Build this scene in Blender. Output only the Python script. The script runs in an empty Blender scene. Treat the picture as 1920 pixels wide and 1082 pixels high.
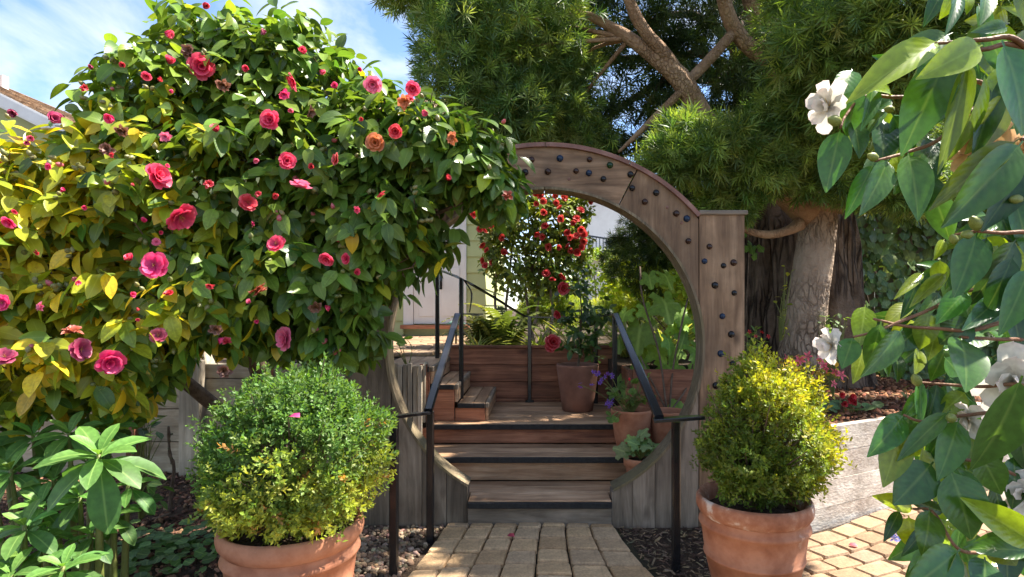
import bpy, bmesh, math, random
import numpy as np
from mathutils import Vector, Matrix, noise
from math import sin, cos, pi, radians, sqrt, atan2

rng = np.random.default_rng(7)
random.seed(7)
scene = bpy.context.scene
COL = scene.collection

# ------------------------------------------------------------------ camera, sky, sun, exposure
FPX, CU, CV, EYE = 1100.0, 1000.0, 575.0, 1.32      # focal length and principal point in photo pixels, eye height
cam_data = bpy.data.cameras.new("camera")
cam_data.sensor_width = 36.0
cam_data.lens = 36.0 * FPX / 1920.0
cam_data.shift_x = -40.0 / 1920.0
cam_data.shift_y = 34.0 / 1920.0
cam_data.clip_start = 0.05
cam_data.clip_end = 1000.0
cam = bpy.data.objects.new("camera", cam_data)
cam.location = (0, 0, EYE)
cam.rotation_euler = (radians(90), 0, 0)
COL.objects.link(cam)
scene.camera = cam

SUN_DIR = Vector((0.50, 0.14, 0.82)).normalized()     # towards the sun
SUN_EL = math.asin(SUN_DIR.z)
world = bpy.data.worlds.new("World")
scene.world = world
world.use_nodes = True
wn = world.node_tree
wn.nodes.clear()
wout = wn.nodes.new("ShaderNodeOutputWorld")
wbg = wn.nodes.new("ShaderNodeBackground")
wbg.inputs["Strength"].default_value = 0.13
wsky = wn.nodes.new("ShaderNodeTexSky")
wsky.sky_type = 'NISHITA'
wsky.sun_disc = False
wsky.sun_elevation = SUN_EL
wsky.sun_rotation = atan2(SUN_DIR.x, SUN_DIR.y)
wsky.air_density = 0.85
wsky.dust_density = 0.0
wsky.ozone_density = 3.5
wtc = wn.nodes.new("ShaderNodeTexCoord")
wmap = wn.nodes.new("ShaderNodeMapping")
wmap.inputs["Scale"].default_value = (2.2, 2.2, 4.4)
wmap.inputs["Location"].default_value = (0.9, 0.0, 0.4)
wnoi = wn.nodes.new("ShaderNodeTexNoise")
wnoi.inputs["Scale"].default_value = 1.6
wnoi.inputs["Detail"].default_value = 9
wnoi.inputs["Roughness"].default_value = 0.56
wnoi.inputs["Distortion"].default_value = 0.35
wramp = wn.nodes.new("ShaderNodeValToRGB")
wramp.color_ramp.elements[0].position = 0.43
wramp.color_ramp.elements[1].position = 0.74
wmix = wn.nodes.new("ShaderNodeMixRGB")
wmix.inputs["Color2"].default_value = (3.1, 3.05, 3.0, 1)
wn.links.new(wtc.outputs["Generated"], wmap.inputs["Vector"])
wn.links.new(wmap.outputs["Vector"], wnoi.inputs["Vector"])
wn.links.new(wnoi.outputs["Fac"], wramp.inputs["Fac"])
wn.links.new(wramp.outputs["Color"], wmix.inputs["Fac"])
whs = wn.nodes.new("ShaderNodeHueSaturation")
whs.inputs["Saturation"].default_value = 0.98
whs.inputs["Value"].default_value = 0.66
wn.links.new(wsky.outputs["Color"], whs.inputs["Color"])
wn.links.new(whs.outputs["Color"], wmix.inputs["Color1"])
wn.links.new(wmix.outputs["Color"], wbg.inputs["Color"])
wn.links.new(wbg.outputs["Background"], wout.inputs["Surface"])

sun_data = bpy.data.lights.new("sun", 'SUN')
sun_data.energy = 4.3
sun_data.angle = radians(0.6)
sun_data.color = (1.0, 0.93, 0.82)
sun = bpy.data.objects.new("sun", sun_data)
sun.rotation_euler = SUN_DIR.to_track_quat('Z', 'Y').to_euler()
sun.location = (6, -4, 9)
COL.objects.link(sun)

scene.view_settings.view_transform = 'Standard'
scene.view_settings.look = 'None'
scene.view_settings.gamma = 1.0
scene.view_settings.exposure = 2.0
scene.view_settings.use_curve_mapping = False
scene.render.engine = 'CYCLES'
scene.cycles.use_denoising = True
scene.cycles.max_bounces = 8
scene.cycles.transmission_bounces = 6
scene.cycles.sample_clamp_indirect = 4.0

# ------------------------------------------------------------------ helpers
def P(u, v, Y):
    """photo pixel at distance Y -> world point"""
    return Vector(((u - CU) * Y / FPX, Y, EYE - (v - CV) * Y / FPX))

def tag(o, label=None, cat=None, group=None, kind=None):
    if label: o["label"] = label
    if cat: o["category"] = cat
    if group: o["group"] = group
    if kind: o["kind"] = kind
    return o

def thing(name, loc, label, cat, group=None):
    o = bpy.data.objects.new(name, None)
    o.empty_display_size = 0.1
    o.location = loc
    COL.objects.link(o)
    return tag(o, label, cat, group)

def adopt(o, parent):
    if parent is not None:
        o.parent = parent
        if parent.type == 'EMPTY':
            o.matrix_parent_inverse = Matrix.Translation(-Vector(parent.location))
    return o

def link_mesh(name, me, parent=None, mat=None):
    if mat is not None:
        me.materials.append(mat)
    o = bpy.data.objects.new(name, me)
    COL.objects.link(o)
    return adopt(o, parent)

def mesh_from(name, verts, faces, smooth=False):
    me = bpy.data.meshes.new(name)
    me.from_pydata([tuple(v) for v in verts], [], [tuple(f) for f in faces])
    if smooth:
        me.polygons.foreach_set("use_smooth", [True] * len(me.polygons))
    me.update()
    return me

def pydata(name, verts, faces, mat, parent=None, smooth=False):
    return link_mesh(name, mesh_from(name, verts, faces, smooth), parent, mat)

def box(name, x0, x1, y0, y1, z0, z1, mat, parent=None, bev=0.004, jit=0.0):
    bm = bmesh.new()
    vs = []
    for z in (z0, z1):
        for x, y in ((x0, y0), (x1, y0), (x1, y1), (x0, y1)):
            vs.append(bm.verts.new((x + random.uniform(-jit, jit), y + random.uniform(-jit, jit), z + random.uniform(-jit, jit))))
    for f in ((3, 2, 1, 0), (4, 5, 6, 7), (0, 1, 5, 4), (1, 2, 6, 5), (2, 3, 7, 6), (3, 0, 4, 7)):
        bm.faces.new([vs[i] for i in f])
    if bev > 0:
        bmesh.ops.bevel(bm, geom=bm.edges[:], offset=bev, segments=1, affect='EDGES')
    me = bpy.data.meshes.new(name)
    bm.to_mesh(me)
    bm.free()
    return link_mesh(name, me, parent, mat)

def prism_xz(name, pts, y0, y1, mat, parent=None):
    """outline in x,z extruded in depth"""
    n = len(pts)
    verts = [(p[0], y0, p[1]) for p in pts] + [(p[0], y1, p[1]) for p in pts]
    faces = [tuple(range(n)), tuple(range(2 * n - 1, n - 1, -1))]
    for i in range(n):
        j = (i + 1) % n
        faces.append((i, i + n, j + n, j))
    o = pydata(name, verts, faces, mat, parent)
    bm = bmesh.new()
    bm.from_mesh(o.data)
    bmesh.ops.recalc_face_normals(bm, faces=bm.faces[:])
    bm.to_mesh(o.data)
    bm.free()
    return o

def tube_geo(pts, rad, seg=8, cap=True, disp=None):
    pts = [Vector(p) for p in pts]
    n = len(pts)
    if not hasattr(rad, '__len__'):
        rad = [rad] * n
    verts, faces = [], []
    up = Vector((0, 0, 1))
    prev = None
    for i, p in enumerate(pts):
        d = (pts[min(i + 1, n - 1)] - pts[max(i - 1, 0)]).normalized()
        if prev is None:
            a = d.cross(Vector((0.13, 1, 0.21))).normalized()
        else:
            a = (prev - d * prev.dot(d)).normalized()
        prev = a
        b = d.cross(a)
        for k in range(seg):
            t = 2 * pi * k / seg
            q = a * cos(t) + b * sin(t)
            r = rad[i]
            if disp:
                r *= disp(p, t, i / (n - 1))
            verts.append(p + q * r)
    for i in range(n - 1):
        for k in range(seg):
            k2 = (k + 1) % seg
            faces.append((i * seg + k, i * seg + k2, (i + 1) * seg + k2, (i + 1) * seg + k))
    if cap:
        faces.append(tuple(range(seg - 1, -1, -1)))
        faces.append(tuple((n - 1) * seg + k for k in range(seg)))
    return verts, faces

def tube(name, pts, rad, mat, parent=None, seg=8, cap=True, disp=None):
    v, f = tube_geo(pts, rad, seg, cap, disp)
    return pydata(name, v, f, mat, parent, True)

def join_geo(lst):
    V, F = [], []
    for v, f in lst:
        o = len(V)
        V += list(v)
        F += [tuple(i + o for i in q) for q in f]
    return V, F

def spline(pts, n):
    """Catmull-Rom through points (tuples of any length)"""
    A = np.array(pts, float)
    A = np.vstack([2 * A[0] - A[1], A, 2 * A[-1] - A[-2]])
    out = []
    m = len(A) - 3
    for k in range(n):
        s = k / (n - 1) * m
        i = min(int(s), m - 1)
        t = s - i
        p0, p1, p2, p3 = A[i:i + 4]
        out.append(0.5 * ((2 * p1) + (-p0 + p2) * t + (2 * p0 - 5 * p1 + 4 * p2 - p3) * t * t + (-p0 + 3 * p1 - 3 * p2 + p3) * t ** 3))
    return out

def bar(name, path, w, h, mat, parent=None):
    """rectangular section swept along a path, w across, h up"""
    pts = [Vector(p) for p in path]
    n = len(pts)
    verts, faces = [], []
    for i, p in enumerate(pts):
        d = (pts[min(i + 1, n - 1)] - pts[max(i - 1, 0)]).normalized()
        if abs(d.z) > 0.99:
            s, u = Vector((1, 0, 0)), Vector((0, 1, 0))
        else:
            s = d.cross(Vector((0, 0, 1))).normalized()
            u = s.cross(d).normalized()
        c = 0.28
        for a, b in ((-1, -1 + c), (-1 + c, -1), (1 - c, -1), (1, -1 + c), (1, 1 - c), (1 - c, 1), (-1 + c, 1), (-1, 1 - c)):
            verts.append(p + s * a * w / 2 + u * b * h / 2)
    for i in range(n - 1):
        for k in range(8):
            k2 = (k + 1) % 8
            faces.append((i * 8 + k, i * 8 + k2, (i + 1) * 8 + k2, (i + 1) * 8 + k))
    faces.append(tuple(range(7, -1, -1)))
    faces.append(tuple((n - 1) * 8 + k for k in range(8)))
    return pydata(name, verts, faces, mat, parent)

def lathe_geo(prof, c=(0, 0, 0), seg=40, wob=0.0):
    verts, faces = [], []
    n = len(prof)
    for k in range(seg):
        t = 2 * pi * k / seg
        for r, z in prof:
            w = 1 + wob * noise.noise(Vector((cos(t) * 1.5, sin(t) * 1.5, z * 4)))
            verts.append((c[0] + r * w * cos(t), c[1] + r * w * sin(t), c[2] + z))
    for k in range(seg):
        k2 = (k + 1) % seg
        for i in range(n - 1):
            faces.append((k * n + i, k2 * n + i, k2 * n + i + 1, k * n + i + 1))
    return verts, faces

# ---- leaves
def leaf_base(rows=5, wid=0.45, p=0.75, q=0.95, fold=0.25, bend=0.2, petiole=0.0, ripple=0.0):
    tm = p / (p + q)
    mx = tm ** p * (1 - tm) ** q
    V, U, Fc = [], [], []
    ts = list(np.linspace(0, 1, rows + 1))
    if q < 0.5:
        ts = [0.5 - 0.5 * cos(pi * i / rows) for i in range(rows + 1)]
    if petiole:
        ts = [0.0] + [petiole + (1 - petiole) * t for t in ts]
    for i, t in enumerate(ts):
        tt = 0 if t <= petiole else (t - petiole) / (1 - petiole)
        w = wid / 2 * (tt ** p * max(1 - tt, 0) ** q) / mx
        w = max(w, 0.012)
        z = -bend * t * t
        rp = ripple * (1 if i % 2 else -1)
        V += [(-w, t, z + fold * w + rp), (0, t, z), (w, t, z + fold * w - rp)]
        U += [(0, t), (0.5, t), (1, t)]
    for i in range(len(ts) - 1):
        a = i * 3
        Fc += [(a, a + 1, a + 4, a + 3), (a + 1, a + 2, a + 5, a + 4)]
    return np.array(V), np.array(Fc), np.array(U)

def frames(d, nh):
    d = d / np.linalg.norm(d, axis=1, keepdims=True)
    x = np.cross(d, nh)
    l = np.linalg.norm(x, axis=1, keepdims=True)
    x = np.where(l < 1e-4, np.array([[1.0, 0, 0]]), x / np.maximum(l, 1e-6))
    z = np.cross(x, d)
    return np.stack([x, d, z], axis=-1)

def raw_mesh(name, verts, faces, uv_v=None, tint_v=None):
    me = bpy.data.meshes.new(name)
    nv, nf, k = len(verts), len(faces), faces.shape[1]
    me.vertices.add(nv)
    me.vertices.foreach_set("co", np.ascontiguousarray(verts, dtype=np.float32).ravel())
    me.loops.add(nf * k)
    fl = np.ascontiguousarray(faces, dtype=np.int32).ravel()
    me.loops.foreach_set("vertex_index", fl)
    me.polygons.add(nf)
    me.polygons.foreach_set("loop_start", np.arange(0, nf * k, k, dtype=np.int32))
    me.polygons.foreach_set("use_smooth", np.ones(nf, dtype=bool))
    if uv_v is not None:
        uvl = me.uv_layers.new(name="uv")
        uvl.data.foreach_set("uv", np.ascontiguousarray(uv_v[fl], dtype=np.float32).ravel())
    if tint_v is not None:
        ca = me.color_attributes.new("tint", 'FLOAT_COLOR', 'POINT')
        c4 = np.concatenate([tint_v, np.ones((nv, 1))], axis=1).astype(np.float32)
        ca.data.foreach_set("color", c4.ravel())
    me.update(calc_edges=True)
    return me

def scatter(name, base, R, T, S, tint, mat, parent=None, kind='stuff'):
    V, Fc, U = base
    k, nb = len(T), len(V)
    S = np.asarray(S, float)
    if S.ndim == 1:
        S = np.repeat(S[:, None], 3, axis=1)
    vv = np.einsum('kij,kbj->kbi', R, V[None] * S[:, None, :]) + T[:, None, :]
    ff = (Fc[None] + (np.arange(k) * nb)[:, None, None]).reshape(-1, Fc.shape[1])
    me = raw_mesh(name, vv.reshape(-1, 3), ff, np.tile(U, (k, 1)), np.repeat(tint, nb, axis=0))
    o = link_mesh(name, me, parent, mat)
    if kind:
        o["kind"] = kind
    return o

def base_mesh(name, base, mat):
    me = raw_mesh(name, base[0], base[1], base[2], None)
    me.materials.append(mat)
    return me

def place(name, me, R, t, s, parent, color=None):
    o = bpy.data.objects.new(name, me)
    COL.objects.link(o)
    M = np.eye(4)
    s = np.asarray(s, float) * np.ones(3)
    M[:3, :3] = np.asarray(R) * s[None, :]
    M[:3, 3] = t
    if parent is not None:
        o.parent = parent
        if parent.type == 'EMPTY':
            o.matrix_parent_inverse = Matrix.Translation(-Vector(parent.location))
    o.matrix_basis = Matrix(M.tolist())
    if color is not None:
        o.color = (color[0], color[1], color[2], 1)
    return o

def visible_first(T, L, n, cell=14):
    """indices of the n pieces that show largest: nearest per photo cell first"""
    u = CU + FPX * T[:, 0] / T[:, 1]
    v = CV + FPX * (EYE - T[:, 2]) / T[:, 1]
    ok = (u > -20) & (u < 1940) & (v > -20) & (v < 1100)
    key = (u // cell).astype(int) * 1000 + (v // cell).astype(int)
    order = np.argsort(T[:, 1])
    seen, pick = set(), []
    for i in order:
        if ok[i] and key[i] not in seen:
            seen.add(key[i])
            pick.append(i)
    pick = np.array(pick, int)
    sz = L[pick] / T[pick, 1]
    return pick[np.argsort(-sz)][:n]

def leaf_set(parent, base, R, T, S, tint, mat_obj, mat_attr, n_parts=300, name='leaf', stuff='foliage', cell=14):
    pick = visible_first(T, S, n_parts, cell)
    rest = np.setdiff1d(np.arange(len(T)), pick)
    me = base_mesh(name, base, mat_obj)
    for i in pick:
        place(name, me, R[i], T[i], S[i], parent, tint[i])
    if len(rest):
        scatter(stuff, base, R[rest], T[rest], S[rest], tint[rest], mat_attr, parent)

def unit(n):
    d = rng.normal(size=(n, 3))
    return d / np.linalg.norm(d, axis=1, keepdims=True)

def lobes_of(lst):
    C, Rr = [], []
    for u, v, Y, ru, rv, ry in lst:
        C.append(P(u, v, Y))
        Rr.append((ru * Y / FPX, ry, rv * Y / FPX))
    return np.array(C), np.array(Rr)

def sample_lobes(C, Rr, n, rmin=0.7, rmax=1.05, front=0.0, skip_inside=0.8):
    w = Rr[:, 0] * Rr[:, 2] + Rr[:, 0] * Rr[:, 1] + Rr[:, 1] * Rr[:, 2]
    idx = rng.choice(len(C), size=n * 3, p=w / w.sum())
    d = unit(n * 3)
    if front > 0:
        fl = rng.random(n * 3) < front
        d[fl, 1] = -np.abs(d[fl, 1])
    r = rmin + (rmax - rmin) * rng.random(n * 3) ** 0.7
    pts = C[idx] + d * Rr[idx] * r[:, None]
    nor = d / Rr[idx]
    nor /= np.linalg.norm(nor, axis=1, keepdims=True)
    inside = np.zeros(len(pts), bool)
    for j in range(len(C)):
        q = (((pts - C[j]) / Rr[j]) ** 2).sum(1)
        inside |= (q < skip_inside ** 2 * 0.8) & (idx != j)
    keep = np.where(~inside)[0][:n]
    return pts[keep], nor[keep]

def first_hit(C, Rr, u, v, shrink=1.0):
    """distance Y where the pixel's ray first meets the lobes"""
    d = np.array([(u - CU) / FPX, 1.0, -(v - CV) / FPX])
    o = np.array([0, 0, EYE])
    best = None
    for c, r in zip(C, Rr):
        r = r * shrink
        a = ((d / r) ** 2).sum()
        b = 2 * ((o - c) / r * d / r).sum()
        cc = (((o - c) / r) ** 2).sum() - 1
        D = b * b - 4 * a * cc
        if D > 0:
            t = (-b - sqrt(D)) / (2 * a)
            if t > 0 and (best is None or t < best):
                best = t
    return best

def mixcol(a, b, t):
    a, b = np.array(a, float), np.array(b, float)
    return a + (b - a) * np.asarray(t)[..., None]

def jitter_tint(c, amt=0.25):
    return np.clip(c * (1 + amt * (rng.random((len(c), 1)) * 2 - 1)) * (1 + 0.06 * rng.normal(size=c.shape)), 0.002, 1)

# ------------------------------------------------------------------ materials
MATS = {}
def new_mat(name):
    m = bpy.data.materials.new(name)
    m.use_nodes = True
    nt = m.node_tree
    nt.nodes.clear()
    out = nt.nodes.new("ShaderNodeOutputMaterial")
    MATS[name] = m
    return m, nt, out

def N(nt, typ, **kw):
    n = nt.nodes.new(typ)
    for k, v in kw.items():
        if k in n.inputs:
            n.inputs[k].default_value = v
        else:
            setattr(n, k, v)
    return n

def ramp(nt, stops):
    r = nt.nodes.new("ShaderNodeValToRGB")
    els = r.color_ramp.elements
    while len(els) < len(stops):
        els.new(0.5)
    for e, (p, c) in zip(els, stops):
        e.position = p
        e.color = (c[0], c[1], c[2], 1)
    return r

def leaf_mat(name, src='obj', rough=0.35, trans=0.3, vein=0.35, spec=0.5, blotch=0.0):
    m, nt, out = new_mat(name)
    L = nt.links.new
    if src == 'obj':
        cn = N(nt, "ShaderNodeObjectInfo").outputs["Color"]
    else:
        cn = N(nt, "ShaderNodeAttribute", attribute_name="tint").outputs["Color"]
    uv = N(nt, "ShaderNodeUVMap", uv_map="uv")
    sep = N(nt, "ShaderNodeSeparateXYZ")
    L(uv.outputs["UV"], sep.inputs[0])
    # midrib: lighter strip where u is near 0.5
    a = N(nt, "ShaderNodeMath", operation='SUBTRACT'); L(sep.outputs["X"], a.inputs[0]); a.inputs[1].default_value = 0.5
    b = N(nt, "ShaderNodeMath", operation='ABSOLUTE'); L(a.outputs[0], b.inputs[0])
    mr = N(nt, "ShaderNodeMapRange"); L(b.outputs[0], mr.inputs["Value"])
    mr.inputs["From Min"].default_value = 0.0; mr.inputs["From Max"].default_value = 0.055
    mr.inputs["To Min"].default_value = vein; mr.inputs["To Max"].default_value = 0.0
    # side veins
    sv = N(nt, "ShaderNodeMath", operation='MULTIPLY_ADD'); L(b.outputs[0], sv.inputs[0]); sv.inputs[1].default_value = -0.55
    L(sep.outputs["Y"], sv.inputs[2])
    sw = N(nt, "ShaderNodeMath", operation='MULTIPLY'); L(sv.outputs[0], sw.inputs[0]); sw.inputs[1].default_value = 60.0
    ss = N(nt, "ShaderNodeMath", operation='SINE'); L(sw.outputs[0], ss.inputs[0])
    tc = N(nt, "ShaderNodeTexCoord")
    noi = N(nt, "ShaderNodeTexNoise", Scale=9.0, Detail=3.0)
    L(tc.outputs["Object"], noi.inputs["Vector"])
    vr = N(nt, "ShaderNodeMapRange"); L(noi.outputs["Fac"], vr.inputs["Value"])
    vr.inputs["From Min"].default_value = 0.3; vr.inputs["From Max"].default_value = 0.7
    vr.inputs["To Min"].default_value = 0.78; vr.inputs["To Max"].default_value = 1.2
    mul = N(nt, "ShaderNodeVectorMath", operation='SCALE'); L(cn, mul.inputs[0]); L(vr.outputs[0], mul.inputs["Scale"])
    mx = N(nt, "ShaderNodeMixRGB", blend_type='MIX'); L(mr.outputs[0], mx.inputs["Fac"]); L(mul.outputs[0], mx.inputs["Color1"])
    pale = N(nt, "ShaderNodeMixRGB", blend_type='ADD'); pale.inputs["Fac"].default_value = 1.0
    L(cn, pale.inputs["Color1"]); pale.inputs["Color2"].default_value = (0.16, 0.19, 0.06, 1)
    L(pale.outputs[0], mx.inputs["Color2"])
    col = mx.outputs[0]
    bs = N(nt, "ShaderNodeBsdfPrincipled")
    L(col, bs.inputs["Base Color"])
    bs.inputs["Roughness"].default_value = rough
    bs.inputs["Specular IOR Level"].default_value = spec
    bmp = N(nt, "ShaderNodeBump"); bmp.inputs["Strength"].default_value = 0.05; bmp.inputs["Distance"].default_value = 0.002
    L(ss.outputs[0], bmp.inputs["Height"]); L(bmp.outputs[0], bs.inputs["Normal"])
    tl = N(nt, "ShaderNodeBsdfTranslucent")
    tcol = N(nt, "ShaderNodeMixRGB", blend_type='MULTIPLY'); tcol.inputs["Fac"].default_value = 1.0
    L(col, tcol.inputs["Color1"]); tcol.inputs["Color2"].default_value = (2.0, 1.9, 0.75, 1)
    L(tcol.outputs[0], tl.inputs["Color"])
    ms = N(nt, "ShaderNodeMixShader"); ms.inputs[0].default_value = trans
    L(bs.outputs[0], ms.inputs[1]); L(tl.outputs[0], ms.inputs[2]); L(ms.outputs[0], out.inputs["Surface"])
    return m

def petal_mat(name, src='obj', trans=0.35, rough=0.5):
    m, nt, out = new_mat(name)
    L = nt.links.new
    cn = N(nt, "ShaderNodeObjectInfo").outputs["Color"] if src == 'obj' else N(nt, "ShaderNodeAttribute", attribute_name="tint").outputs["Color"]
    tc = N(nt, "ShaderNodeTexCoord")
    noi = N(nt, "ShaderNodeTexNoise", Scale=5.0, Detail=3.0); L(tc.outputs["Object"], noi.inputs["Vector"])
    vr = N(nt, "ShaderNodeMapRange"); L(noi.outputs["Fac"], vr.inputs["Value"])
    vr.inputs["To Min"].default_value = 0.65; vr.inputs["To Max"].default_value = 1.35
    uv = N(nt, "ShaderNodeUVMap", uv_map="uv"); sp = N(nt, "ShaderNodeSeparateXYZ"); L(uv.outputs["UV"], sp.inputs[0])
    ur = N(nt, "ShaderNodeMapRange"); L(sp.outputs["Y"], ur.inputs["Value"]); ur.inputs["To Min"].default_value = 0.5; ur.inputs["To Max"].default_value = 1.25
    vein = N(nt, "ShaderNodeMath", operation='MULTIPLY'); L(vr.outputs[0], vein.inputs[0]); L(ur.outputs[0], vein.inputs[1])
    mul0 = N(nt, "ShaderNodeVectorMath", operation='SCALE'); L(cn, mul0.inputs[0]); L(vein.outputs[0], mul0.inputs["Scale"])
    pw = N(nt, "ShaderNodeMath", operation='POWER'); L(sp.outputs["Y"], pw.inputs[0]); pw.inputs[1].default_value = 5.0
    pf = N(nt, "ShaderNodeMath", operation='MULTIPLY'); L(pw.outputs[0], pf.inputs[0]); pf.inputs[1].default_value = 0.35
    mul = N(nt, "ShaderNodeMixRGB"); L(pf.outputs[0], mul.inputs["Fac"]); L(mul0.outputs[0], mul.inputs["Color1"]); mul.inputs["Color2"].default_value = (0.75, 0.42, 0.44, 1)
    bs = N(nt, "ShaderNodeBsdfPrincipled"); L(mul.outputs[0], bs.inputs["Base Color"]); bs.inputs["Roughness"].default_value = rough
    tl = N(nt, "ShaderNodeBsdfTranslucent"); L(mul.outputs[0], tl.inputs["Color"])
    ms = N(nt, "ShaderNodeMixShader"); ms.inputs[0].default_value = trans
    L(bs.outputs[0], ms.inputs[1]); L(tl.outputs[0], ms.inputs[2]); L(ms.outputs[0], out.inputs["Surface"])
    return m

def wood_mat(name, c0, c1, c2, axis='x', rough=0.75, grain=22.0, knots=True, bump=0.5, rnd=0.3, stain=None):
    """weathered boards: long grain, knots, board to board variation"""
    m, nt, out = new_mat(name)
    L = nt.links.new
    tc = N(nt, "ShaderNodeTexCoord")
    oi = N(nt, "ShaderNodeObjectInfo")
    off = N(nt, "ShaderNodeVectorMath", operation='SCALE'); off.inputs[0].default_value = (17.3, 9.1, 23.7); L(oi.outputs["Random"], off.inputs["Scale"])
    add = N(nt, "ShaderNodeVectorMath", operation='ADD'); L(tc.outputs["Object"], add.inputs[0]); L(off.outputs[0], add.inputs[1])
    mp = N(nt, "ShaderNodeMapping"); L(add.outputs[0], mp.inputs["Vector"])
    long_, cross = 1.1, grain
    mp.inputs["Scale"].default_value = {'x': (long_, cross, cross), 'y': (cross, long_, cross), 'z': (cross, cross, long_)}[axis]
    n1 = N(nt, "ShaderNodeTexNoise", Scale=1.6, Detail=8.0, Roughness=0.62, Distortion=1.1); L(mp.outputs[0], n1.inputs["Vector"])
    mp2 = N(nt, "ShaderNodeMapping"); L(add.outputs[0], mp2.inputs["Vector"])
    l2 = 2.5
    mp2.inputs["Scale"].default_value = {'x': (l2, cross * 5, cross * 5), 'y': (cross * 5, l2, cross * 5), 'z': (cross * 5, cross * 5, l2)}[axis]
    n2 = N(nt, "ShaderNodeTexNoise", Scale=2.0, Detail=4.0); L(mp2.outputs[0], n2.inputs["Vector"])
    n3 = N(nt, "ShaderNodeTexNoise", Scale=3.0, Detail=4.0); L(add.outputs[0], n3.inputs["Vector"])
    r1 = ramp(nt, [(0.30, c0), (0.5, c1), (0.72, c2)]); L(n1.outputs["Fac"], r1.inputs["Fac"])
    fine = N(nt, "ShaderNodeMapRange"); L(n2.outputs["Fac"], fine.inputs["Value"])
    fine.inputs["From Min"].default_value = 0.3; fine.inputs["From Max"].default_value = 0.7
    fine.inputs["To Min"].default_value = 0.85; fine.inputs["To Max"].default_value = 1.12
    big = N(nt, "ShaderNodeMapRange"); L(n3.outputs["Fac"], big.inputs["Value"])
    big.inputs["From Min"].default_value = 0.3; big.inputs["From Max"].default_value = 0.72
    big.inputs["To Min"].default_value = 0.6; big.inputs["To Max"].default_value = 1.25
    rv = N(nt, "ShaderNodeMapRange"); L(oi.outputs["Random"], rv.inputs["Value"])
    rv.inputs["To Min"].default_value = 1 - rnd; rv.inputs["To Max"].default_value = 1 + rnd
    k1 = N(nt, "ShaderNodeMath", operation='MULTIPLY'); L(fine.outputs[0], k1.inputs[0]); L(big.outputs[0], k1.inputs[1])
    k2 = N(nt, "ShaderNodeMath", operation='MULTIPLY'); L(k1.outputs[0], k2.inputs[0]); L(rv.outputs[0], k2.inputs[1])
    sc = N(nt, "ShaderNodeVectorMath", operation='SCALE'); L(r1.outputs["Color"], sc.inputs[0]); L(k2.outputs[0], sc.inputs["Scale"])
    col = sc.outputs[0]
    if knots:
        mk = N(nt, "ShaderNodeMapping"); L(add.outputs[0], mk.inputs["Vector"])
        ks = {'x': (2.2, 4.5, 4.5), 'y': (4.5, 2.2, 4.5), 'z': (4.5, 4.5, 2.2)}[axis]
        mk.inputs["Scale"].default_value = ks
        vo = N(nt, "ShaderNodeTexVoronoi", Scale=1.0); L(mk.outputs[0], vo.inputs["Vector"])
        kr = N(nt, "ShaderNodeMapRange"); L(vo.outputs["Distance"], kr.inputs["Value"])
        kr.inputs["From Min"].default_value = 0.03; kr.inputs["From Max"].default_value = 0.14
        kr.inputs["To Min"].default_value = 0.75; kr.inputs["To Max"].default_value = 0.0
        mk2 = N(nt, "ShaderNodeMixRGB"); L(kr.outputs[0], mk2.inputs["Fac"]); L(col, mk2.inputs["Color1"])
        mk2.inputs["Color2"].default_value = (c0[0] * 0.35, c0[1] * 0.3, c0[2] * 0.3, 1)
        col = mk2.outputs[0]
    if stain:
        sn = N(nt, "ShaderNodeTexNoise", Scale=2.2, Detail=6.0, Roughness=0.65); L(add.outputs[0], sn.inputs["Vector"])
        sr = N(nt, "ShaderNodeMapRange"); L(sn.outputs["Fac"], sr.inputs["Value"])
        sr.inputs["From Min"].default_value = 0.48; sr.inputs["From Max"].default_value = 0.68; sr.inputs["To Max"].default_value = 0.75
        smx = N(nt, "ShaderNodeMixRGB"); L(sr.outputs[0], smx.inputs["Fac"]); L(col, smx.inputs["Color1"])
        smx.inputs["Color2"].default_value = (*stain, 1)
        col = smx.outputs[0]
    bs = N(nt, "ShaderNodeBsdfPrincipled"); L(col, bs.inputs["Base Color"]); bs.inputs["Roughness"].default_value = rough
    bs.inputs["Specular IOR Level"].default_value = 0.3
    hm = N(nt, "ShaderNodeMath", operation='ADD'); L(n1.outputs["Fac"], hm.inputs[0]); L(n2.outputs["Fac"], hm.inputs[1])
    bp = N(nt, "ShaderNodeBump"); bp.inputs["Strength"].default_value = bump; bp.inputs["Distance"].default_value = 0.004
    L(hm.outputs[0], bp.inputs["Height"]); L(bp.outputs[0], bs.inputs["Normal"])
    L(bs.outputs[0], out.inputs["Surface"])
    return m

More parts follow.
